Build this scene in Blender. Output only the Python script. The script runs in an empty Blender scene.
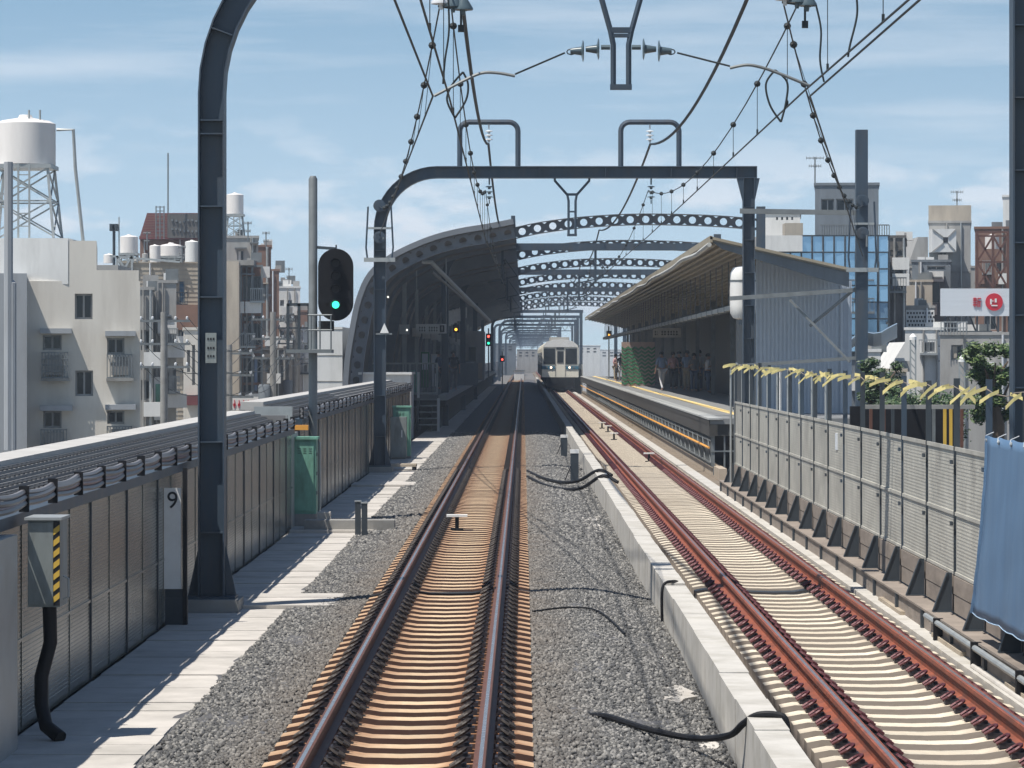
import bpy, math, random
import numpy as np
from mathutils import Vector, Matrix
random.seed(7); rng = np.random.default_rng(7)
C = bpy.context.scene.collection
R = math.radians
# ------------------------------------------------------------------ camera, world, sun
F = 3400.0; VX, VY, EYE = 523.3, 357.5, 2.54
cam = bpy.data.cameras.new('camera'); co = bpy.data.objects.new('camera', cam); C.objects.link(co)
cam.sensor_width = 36.0; cam.lens = F / 1024 * 36.0
cam.shift_x = (512 - VX) / 1024; cam.shift_y = (VY - 384) / 1024
cam.clip_start = .5; cam.clip_end = 9000
co.location = (0, 0, EYE); co.rotation_euler = (R(90), 0, 0)
bpy.context.scene.camera = co
SUN = Vector((-.33, -.25, .90)).normalized()
EL = math.asin(SUN.z); AZ = math.atan2(SUN.x, SUN.y)
w = bpy.data.worlds.new('World'); bpy.context.scene.world = w; w.use_nodes = True
nt = w.node_tree; nt.nodes.clear()
def wn(t, **k):
    n = nt.nodes.new(t)
    for a, b in k.items(): setattr(n, a, b)
    return n
def wl(a, b): nt.links.new(a, b)
out = wn('ShaderNodeOutputWorld'); bg = wn('ShaderNodeBackground'); sky = wn('ShaderNodeTexSky', sky_type='NISHITA')
sky.sun_disc = False; sky.sun_elevation = EL; sky.sun_rotation = AZ % (2 * math.pi)
sky.air_density = 1.0; sky.dust_density = .55; sky.ozone_density = 1.6
tc = wn('ShaderNodeTexCoord'); mp = wn('ShaderNodeMapping'); mp.inputs['Scale'].default_value = (1, 1, 3.2); mp.inputs['Location'].default_value = (0, 0, .15)
wl(tc.outputs['Generated'], mp.inputs['Vector'])
nz = wn('ShaderNodeVectorMath', operation='NORMALIZE'); wl(mp.outputs[0], nz.inputs[0]); wl(nz.outputs[0], sky.inputs['Vector'])
# thin streaks and low puffs of cloud
m2 = wn('ShaderNodeMapping'); m2.inputs['Scale'].default_value = (1.4, 1.4, 16); m2.inputs['Rotation'].default_value = (0, R(3), 0); wl(tc.outputs['Generated'], m2.inputs['Vector'])
n1 = wn('ShaderNodeTexNoise'); n1.inputs['Scale'].default_value = 5.5; n1.inputs['Detail'].default_value = 7; n1.inputs['Roughness'].default_value = .58; wl(m2.outputs[0], n1.inputs['Vector'])
r1 = wn('ShaderNodeValToRGB'); r1.color_ramp.elements[0].position = .40; r1.color_ramp.elements[1].position = .78; wl(n1.outputs[0], r1.inputs[0])
m3 = wn('ShaderNodeMapping'); m3.inputs['Scale'].default_value = (6, 6, 17); m3.inputs['Location'].default_value = (.9, 0, .2); wl(tc.outputs['Generated'], m3.inputs['Vector'])
n2 = wn('ShaderNodeTexNoise'); n2.inputs['Scale'].default_value = 3.2; n2.inputs['Detail'].default_value = 6; n2.inputs['Roughness'].default_value = .55; wl(m3.outputs[0], n2.inputs['Vector'])
r2 = wn('ShaderNodeValToRGB'); r2.color_ramp.elements[0].position = .47; r2.color_ramp.elements[1].position = .60; wl(n2.outputs[0], r2.inputs[0])
sx = wn('ShaderNodeSeparateXYZ'); wl(tc.outputs['Generated'], sx.inputs[0])
r3 = wn('ShaderNodeValToRGB'); r3.color_ramp.elements[0].position = .042; r3.color_ramp.elements[1].position = .080
r3.color_ramp.elements[0].color = (1, 1, 1, 1); r3.color_ramp.elements[1].color = (0, 0, 0, 1); wl(sx.outputs['Z'], r3.inputs[0])
mu = wn('ShaderNodeMath', operation='MULTIPLY'); wl(r2.outputs[0], mu.inputs[0]); wl(r3.outputs[0], mu.inputs[1])
mu2 = wn('ShaderNodeMath', operation='MULTIPLY'); wl(r1.outputs[0], mu2.inputs[0]); mu2.inputs[1].default_value = .62
mx = wn('ShaderNodeMath', operation='MAXIMUM'); wl(mu.outputs[0], mx.inputs[0]); wl(mu2.outputs[0], mx.inputs[1])
mu3 = wn('ShaderNodeMath', operation='MULTIPLY'); wl(mx.outputs[0], mu3.inputs[0]); mu3.inputs[1].default_value = .85
mix = wn('ShaderNodeMix', data_type='RGBA'); hr_ = wn('ShaderNodeMapRange'); hr_.inputs['From Min'].default_value = 0; hr_.inputs['From Max'].default_value = .11; hr_.inputs['To Min'].default_value = .48; hr_.inputs['To Max'].default_value = .0; wl(sx.outputs['Z'], hr_.inputs[0])
mx2 = wn('ShaderNodeMath', operation='MAXIMUM'); wl(mu3.outputs[0], mx2.inputs[0]); wl(hr_.outputs[0], mx2.inputs[1]); wl(mx2.outputs[0], mix.inputs['Factor']); hr_.inputs['To Min'].default_value = .42; tint = wn('ShaderNodeMix', data_type='RGBA', blend_type='MULTIPLY'); tint.inputs['Factor'].default_value = 1; wl(sky.outputs[0], tint.inputs[6]); tint.inputs[7].default_value = (1.24, 1.30, 1.06, 1); wl(tint.outputs[2], mix.inputs[6])
mix.inputs[7].default_value = (5.3, 5.6, 6.0, 1)
# the sky darkens from the bright band near the horizon towards the zenith
zr = wn('ShaderNodeMapRange'); zr.interpolation_type = 'SMOOTHSTEP'; zr.inputs['From Min'].default_value = .10; zr.inputs['From Max'].default_value = .55; wl(sx.outputs['Z'], zr.inputs[0])
zc = wn('ShaderNodeMix', data_type='RGBA'); wl(zr.outputs[0], zc.inputs['Factor']); zc.inputs[6].default_value = (1, 1, 1, 1); zc.inputs[7].default_value = (.24, .31, .46, 1)
zm = wn('ShaderNodeMix', data_type='RGBA', blend_type='MULTIPLY'); zm.inputs['Factor'].default_value = 1; wl(mix.outputs[2], zm.inputs[6]); wl(zc.outputs[2], zm.inputs[7]); wl(zm.outputs[2], bg.inputs['Color'])
bg.inputs['Strength'].default_value = .13; wl(bg.outputs[0], out.inputs[0])
sl = bpy.data.lights.new('sun', 'SUN'); so = bpy.data.objects.new('sun', sl); C.objects.link(so)
sl.energy = 4.6; sl.angle = R(.5); sl.color = (1, .945, .87)
so.rotation_euler = SUN.to_track_quat('Z', 'Y').to_euler(); so.location = (-40, -20, 90)
vs = bpy.context.scene.view_settings; vs.view_transform = 'Standard'; vs.look = 'None'; vs.exposure = .42; vs.gamma = 1; vs.use_curve_mapping = False
bpy.context.scene.cycles.volume_bounces = 0
bpy.context.scene.cycles.max_bounces = 6; bpy.context.scene.cycles.transparent_max_bounces = 8

# ------------------------------------------------------------------ materials
def mat(name, col, rough=.75, metal=0, var=.18, scale=3.0, bump=0, stain=None, stain_amt=.35, stain_scale=1.2, emit=None, est=0, alpha=1, coord='Object', stretch=None, spec=.5, rnd=0):
    m = bpy.data.materials.new(name); m.use_nodes = True; t = m.node_tree; b = t.nodes['Principled BSDF']
    N = t.nodes.new; L = t.links.new
    b.inputs['Roughness'].default_value = rough; b.inputs['Metallic'].default_value = metal; b.inputs['Specular IOR Level'].default_value = spec
    b.inputs['Base Color'].default_value = (*col, 1)
    if emit: b.inputs['Emission Color'].default_value = (*emit, 1); b.inputs['Emission Strength'].default_value = est
    if alpha < 1: b.inputs['Alpha'].default_value = alpha
    cd = N('ShaderNodeTexCoord'); src = cd.outputs[coord]
    if stretch:
        q = N('ShaderNodeMapping'); q.inputs['Scale'].default_value = stretch; L(src, q.inputs[0]); src = q.outputs[0]
    last = None
    if var:
        n = N('ShaderNodeTexNoise'); n.inputs['Scale'].default_value = scale; n.inputs['Detail'].default_value = 6; n.inputs['Roughness'].default_value = .65; L(src, n.inputs[0])
        r = N('ShaderNodeMapRange'); r.inputs['From Min'].default_value = .28; r.inputs['From Max'].default_value = .72
        r.inputs['To Min'].default_value = 1 - var; r.inputs['To Max'].default_value = 1 + var; L(n.outputs[0], r.inputs[0])
        h = N('ShaderNodeHueSaturation'); h.inputs['Color'].default_value = (*col, 1); L(r.outputs[0], h.inputs['Value']); last = h.outputs[0]
        if rnd:
            oi = N('ShaderNodeObjectInfo'); rr = N('ShaderNodeMapRange'); rr.inputs['To Min'].default_value = 1 - rnd; rr.inputs['To Max'].default_value = 1 + rnd
            L(oi.outputs['Random'], rr.inputs[0]); h2 = N('ShaderNodeHueSaturation'); L(rr.outputs[0], h2.inputs['Value']); L(last, h2.inputs['Color']); last = h2.outputs[0]
        if stain:
            n3 = N('ShaderNodeTexNoise'); n3.inputs['Scale'].default_value = stain_scale; n3.inputs['Detail'].default_value = 8; n3.inputs['Roughness'].default_value = .7
            q3 = N('ShaderNodeMapping'); q3.inputs['Location'].default_value = (3.1, 7.7, 1.3); L(src, q3.inputs[0]); L(q3.outputs[0], n3.inputs[0])
            r4 = N('ShaderNodeMapRange'); r4.inputs['From Min'].default_value = .45; r4.inputs['From Max'].default_value = .7; r4.inputs['To Max'].default_value = stain_amt; L(n3.outputs[0], r4.inputs[0])
            x = N('ShaderNodeMix'); x.data_type = 'RGBA'; L(r4.outputs[0], x.inputs['Factor']); L(last, x.inputs[6]); x.inputs[7].default_value = (*stain, 1); last = x.outputs[2]
        L(last, b.inputs['Base Color'])
        r5 = N('ShaderNodeMapRange'); r5.inputs['To Min'].default_value = max(.02, rough - .1); r5.inputs['To Max'].default_value = min(1, rough + .1); L(n.outputs[0], r5.inputs[0]); L(r5.outputs[0], b.inputs['Roughness'])
        if bump:
            bp = N('ShaderNodeBump'); bp.inputs['Strength'].default_value = bump; bp.inputs['Distance'].default_value = .02; L(n.outputs[0], bp.inputs['Height']); L(bp.outputs[0], b.inputs['Normal'])
    return m
M = {}
M['paint'] = mat('steel_paint', (.036, .058, .086), .5, 0, .2, 1.5, stain=(.085, .075, .065), stain_amt=.5, stain_scale=1.6, stretch=(2, 2, .5))
M['paint_d'] = mat('steel_paint_dark', (.035, .045, .055), .5, 0, .2, 2)
M['galv'] = mat('galvanised', (.34, .36, .36), .45, .3, .15, 4)
M['galv_d'] = mat('galvanised_dull', (.16, .175, .18), .55, .2, .2, 4)
M['conc'] = mat('concrete', (.48, .455, .415), .85, 0, .14, 2.5, .3, stain=(.25, .22, .18), stain_amt=.5, rnd=.06)
M['conc_kerb'] = mat('kerb_concrete', (.49, .47, .43), .85, 0, .12, 3, .3, stain=(.27, .25, .2), stain_amt=.55, stain_scale=2.2)
M['conc_d'] = mat('concrete_grey', (.27, .265, .25), .85, 0, .2, 2, .3, stain=(.13, .12, .10), stain_amt=.6)
M['slab'] = mat('walk_slab', (.50, .47, .43), .85, 0, .16, 2.4, .3, stain=(.24, .23, .2), stain_amt=.5, stain_scale=.9)
M['bed_l'] = mat('track_bed_rusty', (.13, .075, .042), .9, 0, .3, 3, .4, stain=(.25, .2, .15), stain_amt=.5)
M['bed_r'] = mat('track_bed_pale', (.20, .165, .125), .9, 0, .25, 3, .4, stain=(.10, .07, .05), stain_amt=.6)
M['deck'] = mat('deck', (.16, .155, .15), .9, 0, .2, 1)
M['rail_l'] = mat('rail_brown', (.13, .058, .04), .6, .2, .25, 6, .2)
M['rail_r'] = mat('rail_red', (.255, .070, .034), .65, .05, .28, 5, .2, stain=(.10, .045, .035), stain_amt=.75, stain_scale=3)
M['railhead'] = mat('rail_head', (.62, .57, .55), .25, .9, .15, 8)
M['railhead_r'] = mat('rail_head_rusty', (.44, .36, .35), .32, .85, .25, 8)
M['clip_l'] = mat('clip_black', (.03, .022, .018), .6, .2, .2, 9)
M['clip_r'] = mat('clip_plum', (.10, .025, .030), .5, .2, .25, 9)
M['clipblk'] = mat('clip_block', (.018, .015, .02), .6, 0, .2, 9)
M['black'] = mat('black_rubber', (.010, .010, .012), .6, 0, .2, 5, spec=.25)
M['wire'] = mat('wire', (.012, .018, .02), .6, 0, 0)
M['insul'] = mat('porcelain', (.075, .11, .13), .3, 0, .1, 8)
M['insul_w'] = mat('porcelain_white', (.6, .62, .64), .3, 0, .1, 8)
M['white'] = mat('white_paint', (.78, .78, .76), .55, 0, .06, 3, stain=(.45, .42, .38), stain_amt=.3)
M['tank'] = mat('tank_white', (.72, .69, .66), .6, 0, .06, 1.2, stain=(.5, .46, .42), stain_amt=.35, stretch=(2, 2, .4))
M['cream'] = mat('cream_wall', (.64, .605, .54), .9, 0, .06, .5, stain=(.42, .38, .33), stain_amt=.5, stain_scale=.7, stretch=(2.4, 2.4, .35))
M['cream_grey_shade'] = mat('cream_wall_grey_shade', (.33, .35, .37), .9, 0, .1, .5, stain=(.25, .25, .25), stain_amt=.5, stretch=(2, 2, .4))  # cream wall with shade put into its colour; also plain grey awnings and pipes
M['beige'] = mat('beige_wall', (.43, .38, .31), .9, 0, .1, .6, stain=(.26, .22, .18), stain_amt=.55, stretch=(2, 2, .4))
M['greyb'] = mat('grey_wall', (.34, .335, .32), .9, 0, .12, .6, stain=(.2, .19, .18), stain_amt=.6, stretch=(2, 2, .4))
M['bluegrey'] = mat('bluegrey_wall', (.16, .185, .21), .8, 0, .12, .6, stain=(.1, .11, .12), stain_amt=.5, stretch=(2, 2, .4))
M['brown'] = mat('brown_tile', (.21, .12, .085), .8, 0, .14, 1, stain=(.12, .07, .05), stain_amt=.5)
M['maroon'] = mat('maroon_metal', (.16, .045, .045), .6, 0, .15, 2)
M['darkb'] = mat('dark_wall', (.10, .095, .09), .8, 0, .2, 1)
M['whitew'] = mat('white_wall', (.68, .68, .66), .85, 0, .06, .6, stain=(.45, .45, .43), stain_amt=.45, stretch=(2, 2, .4))
M['glass'] = mat('window_glass', (.012, .016, .02), .12, 0, 0, spec=.35)
M['glass_b'] = mat('blue_glass', (.26, .42, .58), .10, .6, .14, .35)
M['frame'] = mat('window_frame', (.30, .30, .30), .5, .3, .05)
M['panel'] = mat('wall_panel', (.125, .138, .128), .24, .2, .34, 1.0, stain=(.27, .27, .23), stain_amt=.8, stain_scale=.8, stretch=(1, .7, 1.5))
M['louver'] = mat('louver_metal', (.19, .19, .19), .7, .05, .12, 3)
M['louver_d'] = mat('louver_dark', (.05, .052, .055), .6, .2, .2, 5)
M['coping'] = mat('coping', (.44, .43, .41), .85, 0, .12, 2, stain=(.34, .33, .31), stain_amt=.5)
M['cable'] = mat('cable_grey', (.17, .165, .17), .45, 0, .15, 6)
M['cable_r'] = mat('cable_rosy', (.25, .17, .17), .45, 0, .15, 6)
M['green'] = mat('green_cabinet', (.15, .35, .265), .55, 0, .18, 2.5, stain=(.06, .11, .075), stain_amt=.7, stain_scale=2.5, stretch=(2, 2, .7))
M['box'] = mat('box_grey', (.22, .245, .24), .5, .1, .2, 3, stain=(.12, .12, .11), stain_amt=.7, stain_scale=3, stretch=(2, 2, .6))
M['yellow'] = mat('yellow_paint', (.62, .40, .06), .6, 0, .1)
M['orange'] = mat('orange_paint', (.78, .36, .06), .5, 0, .1)
M['tactile'] = mat('tactile_yellow', (.80, .60, .25), .7, 0, .12, 2)
M['flag'] = mat('ribbon_yellow', (.82, .70, .30), .7, 0, .12, 5)
M['bpanel'] = mat('perforated_panel', (.43, .42, .375), .7, .05, .16, 2, stain=(.22, .21, .19), stain_amt=.6)
M['board'] = mat('old_board', (.26, .22, .185), .85, 0, .2, 2, .3, stain=(.12, .10, .085), stain_amt=.6, stretch=(1, 1, 4))
M['wood'] = mat('wood_plank', (.40, .34, .26), .85, 0, .2, 3, .2, stain=(.2, .16, .12), stain_amt=.5)
M['tarp'] = mat('blue_tarp', (.085, .16, .27), .55, 0, .14, 1.6, .25, stretch=(3, 3, .5), stain=(.14, .23, .35), stain_amt=.4)
M['tarp_w'] = mat('tarp_pale', (.35, .48, .62), .6, 0, .1, 2)
M['plat'] = mat('platform_asphalt', (.20, .205, .205), .9, 0, .15, 1.2, .2)
M['plat_e'] = mat('platform_edge', (.36, .37, .36), .9, 0, .12, 2)
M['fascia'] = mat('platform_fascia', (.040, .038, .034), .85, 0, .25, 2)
M['tan'] = mat('tan_concrete', (.42, .35, .27), .85, 0, .15, 1.5, stain=(.28, .22, .17), stain_amt=.5)
M['rooftan'] = mat('roof_tan', (.30, .26, .19), .75, 0, .18, 1.5, stain=(.42, .39, .32), stain_amt=.4)
M['rooflow'] = mat('roof_soffit', (.26, .25, .22), .7, .1, .18, 1)
M['gutter'] = mat('gutter', (.46, .46, .43), .5, .1, .15, 4)
M['endwall'] = mat('corrugated_blue', (.41, .46, .53), .55, .1, .08, 1)
M['inwall'] = mat('inner_wall', (.16, .17, .175), .7, 0, .12, 1)
M['chev_g'] = mat('hoarding_green', (.03, .17, .07), .6, 0, .1)
M['chev_w'] = mat('hoarding_white', (.36, .26, .22), .6, 0, .1)
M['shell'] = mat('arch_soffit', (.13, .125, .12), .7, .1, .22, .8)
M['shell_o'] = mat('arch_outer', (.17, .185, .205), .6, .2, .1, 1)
M['rib'] = mat('arch_rib', (.17, .185, .21), .55, .1, .15, 2)
M['beam'] = mat('cell_beam', (.075, .085, .10), .55, .1, .16, 2, stain=(.12, .09, .08), stain_amt=.4)
M['train'] = mat('train_ivory', (.80, .77, .66), .4, 0, .05, 1)
M['train_b'] = mat('train_teal', (.04, .16, .24), .4, 0, .05, 1)
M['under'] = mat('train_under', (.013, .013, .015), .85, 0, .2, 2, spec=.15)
M['red'] = mat('sign_red', (.55, .012, .03), .5, 0, .05)
M['signw'] = mat('sign_pale', (.62, .66, .70), .6, 0, .05, 1, stain=(.5, .53, .56), stain_amt=.4, stretch=(.3, 1, 8))
M['ink'] = mat('ink', (.012, .012, .014), .6, 0, 0)
M['e_green'] = mat('lens_green', (.05, .6, .4), .3, 0, 0, emit=(.04, 1, .5), est=1.6)
M['e_red'] = mat('lens_red', (.6, .05, .05), .3, 0, 0, emit=(1, .09, .06), est=3)
M['e_amber'] = mat('lens_amber', (.7, .3, .05), .3, 0, 0, emit=(1, .45, .05), est=2.5)
M['e_warm'] = mat('headlamp', (.9, .8, .7), .3, 0, 0, emit=(1, .62, .42), est=2.2)
M['e_tube'] = mat('tube_lamp', (.8, .8, .8), .3, 0, 0, emit=(1, 1, .92), est=1.0)
M['bark'] = mat('bark', (.09, .065, .045), .9, 0, .2, 4)
M['leaf'] = mat('leaf', (.055, .10, .028), .6, 0, .5, 1.2)
M['leaf2'] = mat('leaf_dark', (.035, .075, .025), .6, 0, .5, 1.2)
def leaf_mat(name, a, b_, c):
    m = bpy.data.materials.new(name); m.use_nodes = True; t = m.node_tree; b = t.nodes['Principled BSDF']; g = t.nodes.new('ShaderNodeNewGeometry'); r = t.nodes.new('ShaderNodeValToRGB'); t.links.new(g.outputs['Random Per Island'], r.inputs[0])
    e = r.color_ramp.elements; e[0].color = (*a, 1); e[1].color = (*c, 1); x = e.new(.6); x.color = (*b_, 1); t.links.new(r.outputs[0], b.inputs['Base Color']); b.inputs['Roughness'].default_value = .5; return m
M['leaf'] = leaf_mat('leaf', (.018, .045, .012), (.055, .105, .025), (.13, .17, .05)); M['leaf2'] = leaf_mat('leaf_dark', (.012, .03, .010), (.035, .075, .022), (.08, .12, .04))
M['ground'] = mat('ground_grey', (.15, .145, .135), .95, 0, .2, .05)
M['bluep'] = mat('blue_panel', (.05, .16, .30), .5, 0, .1)
M['pink'] = mat('pink_cloth', (.7, .22, .42), .7, 0, .1)
M['skin'] = mat('skin', (.42, .25, .18), .6, 0, .05)
M['hair'] = mat('hair', (.012, .01, .009), .6, 0, .1)
def cloth(n, c): M[n] = mat(n, c, .85, 0, .1, 6)
for n, c in dict(c_white=(.62, .63, .66), c_blue=(.22, .30, .46), c_khaki=(.36, .30, .22), c_dark=(.03, .03, .038), c_grey=(.2, .2, .21), c_pink=(.5, .3, .32), c_navy=(.03, .05, .11), c_jean=(.11, .15, .24)).items(): cloth(n, c)
# sleepers: tinted by rust around the rail seats
def sleeper_mat(name, base, rust, reach, amt, side):
    m = mat(name, base, .85, 0, .22, 6, .25, rnd=.17)
    t = m.node_tree; N = t.nodes.new; L = t.links.new; b = t.nodes['Principled BSDF']
    prev = b.inputs['Base Color'].links[0].from_socket
    cd = N('ShaderNodeTexCoord'); s = N('ShaderNodeSeparateXYZ'); L(cd.outputs['Object'], s.inputs[0])
    ab = N('ShaderNodeMath'); ab.operation = 'ABSOLUTE'; L(s.outputs['X'], ab.inputs[0])
    sb = N('ShaderNodeMath'); sb.operation = 'SUBTRACT'; L(ab.outputs[0], sb.inputs[0]); sb.inputs[1].default_value = .566
    a2 = N('ShaderNodeMath'); a2.operation = 'ABSOLUTE'; L(sb.outputs[0], a2.inputs[0])
    mr = N('ShaderNodeMapRange'); mr.inputs['From Min'].default_value = .08; mr.inputs['From Max'].default_value = reach; mr.inputs['To Min'].default_value = 1; mr.inputs['To Max'].default_value = 0; L(a2.outputs[0], mr.inputs[0])
    n = N('ShaderNodeTexNoise'); n.inputs['Scale'].default_value = 4; n.inputs['Detail'].default_value = 5; L(cd.outputs['Object'], n.inputs[0])
    # dirt and coloured-in shade, stronger lower on the sleeper sides
    z = N('ShaderNodeMapRange'); z.inputs['From Min'].default_value = -.035; z.inputs['From Max'].default_value = -.075; z.inputs['To Min'].default_value = 0; z.inputs['To Max'].default_value = .75; L(s.outputs['Z'], z.inputs[0])
    ml = N('ShaderNodeMath'); ml.operation = 'MULTIPLY_ADD'; L(n.outputs[0], ml.inputs[0]); ml.inputs[1].default_value = 1.2; L(mr.outputs[0], ml.inputs[2])
    ml2 = N('ShaderNodeMath'); ml2.operation = 'MULTIPLY_ADD'; L(ml.outputs[0], ml2.inputs[0]); ml2.inputs[1].default_value = amt; ml2.inputs[2].default_value = -.5 * amt
    mxx = N('ShaderNodeMath'); mxx.operation = 'MAXIMUM'; L(ml2.outputs[0], mxx.inputs[0]); L(z.outputs[0], mxx.inputs[1]); mxx.use_clamp = True
    x = N('ShaderNodeMix'); x.data_type = 'RGBA'; L(mxx.outputs[0], x.inputs['Factor']); L(prev, x.inputs[6]); x.inputs[7].default_value = (*rust, 1)
    ge = N('ShaderNodeNewGeometry'); s2 = N('ShaderNodeSeparateXYZ'); L(ge.outputs['True Normal'], s2.inputs[0])   # grime plus shade painted dark on the upright sleeper sides
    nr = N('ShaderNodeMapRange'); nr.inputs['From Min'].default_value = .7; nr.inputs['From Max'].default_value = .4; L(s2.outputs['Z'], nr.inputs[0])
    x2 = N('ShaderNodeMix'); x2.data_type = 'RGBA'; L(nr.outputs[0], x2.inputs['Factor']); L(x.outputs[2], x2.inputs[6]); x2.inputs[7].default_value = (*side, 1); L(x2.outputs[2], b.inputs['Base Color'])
    return m
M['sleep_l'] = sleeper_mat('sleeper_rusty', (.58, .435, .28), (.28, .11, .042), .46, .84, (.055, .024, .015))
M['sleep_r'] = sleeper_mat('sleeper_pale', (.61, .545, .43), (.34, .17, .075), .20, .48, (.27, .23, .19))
# ballast
def ballast_mat():
    m = bpy.data.materials.new('ballast'); m.use_nodes = True; t = m.node_tree; b = t.nodes['Principled BSDF']; N = t.nodes.new; L = t.links.new
    b.inputs['Roughness'].default_value = .92; g = N('ShaderNodeNewGeometry'); r = N('ShaderNodeValToRGB'); L(g.outputs['Random Per Island'], r.inputs[0])
    e = r.color_ramp.elements; e[0].color = (.055, .056, .058, 1); e[1].color = (.30, .29, .27, 1); x = e.new(.55); x.color = (.125, .124, .120, 1)
    ps = N('ShaderNodeSeparateXYZ'); L(g.outputs['Position'], ps.inputs[0])      # brown brake dust settles beside the left track
    d = N('ShaderNodeMath'); d.operation = 'ADD'; L(ps.outputs['X'], d.inputs[0]); d.inputs[1].default_value = .835
    a = N('ShaderNodeMath'); a.operation = 'ABSOLUTE'; L(d.outputs[0], a.inputs[0])
    nn = N('ShaderNodeTexNoise'); nn.inputs['Scale'].default_value = 1.3; nn.inputs['Detail'].default_value = 4; L(g.outputs['Position'], nn.inputs[0])
    mr = N('ShaderNodeMapRange'); mr.inputs['From Min'].default_value = .9; mr.inputs['From Max'].default_value = 1.45; mr.inputs['To Min'].default_value = 1.1; mr.inputs['To Max'].default_value = 0; L(a.outputs[0], mr.inputs[0])
    ml = N('ShaderNodeMath'); ml.operation = 'MULTIPLY'; L(mr.outputs[0], ml.inputs[0]); L(nn.outputs[0], ml.inputs[1])
    x3 = N('ShaderNodeMix'); x3.data_type = 'RGBA'; L(ml.outputs[0], x3.inputs['Factor']); L(r.outputs[0], x3.inputs[6]); x3.inputs[7].default_value = (.165, .14, .115, 1)
    L(x3.outputs[2], b.inputs['Base Color']); return m
M['stone'] = ballast_mat()
M['gravel'] = mat('gravel_base', (.10, .10, .105), .95, 0, .45, 28, .9, stain=(.12, .12, .125), stain_amt=.5, stain_scale=14)

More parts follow.
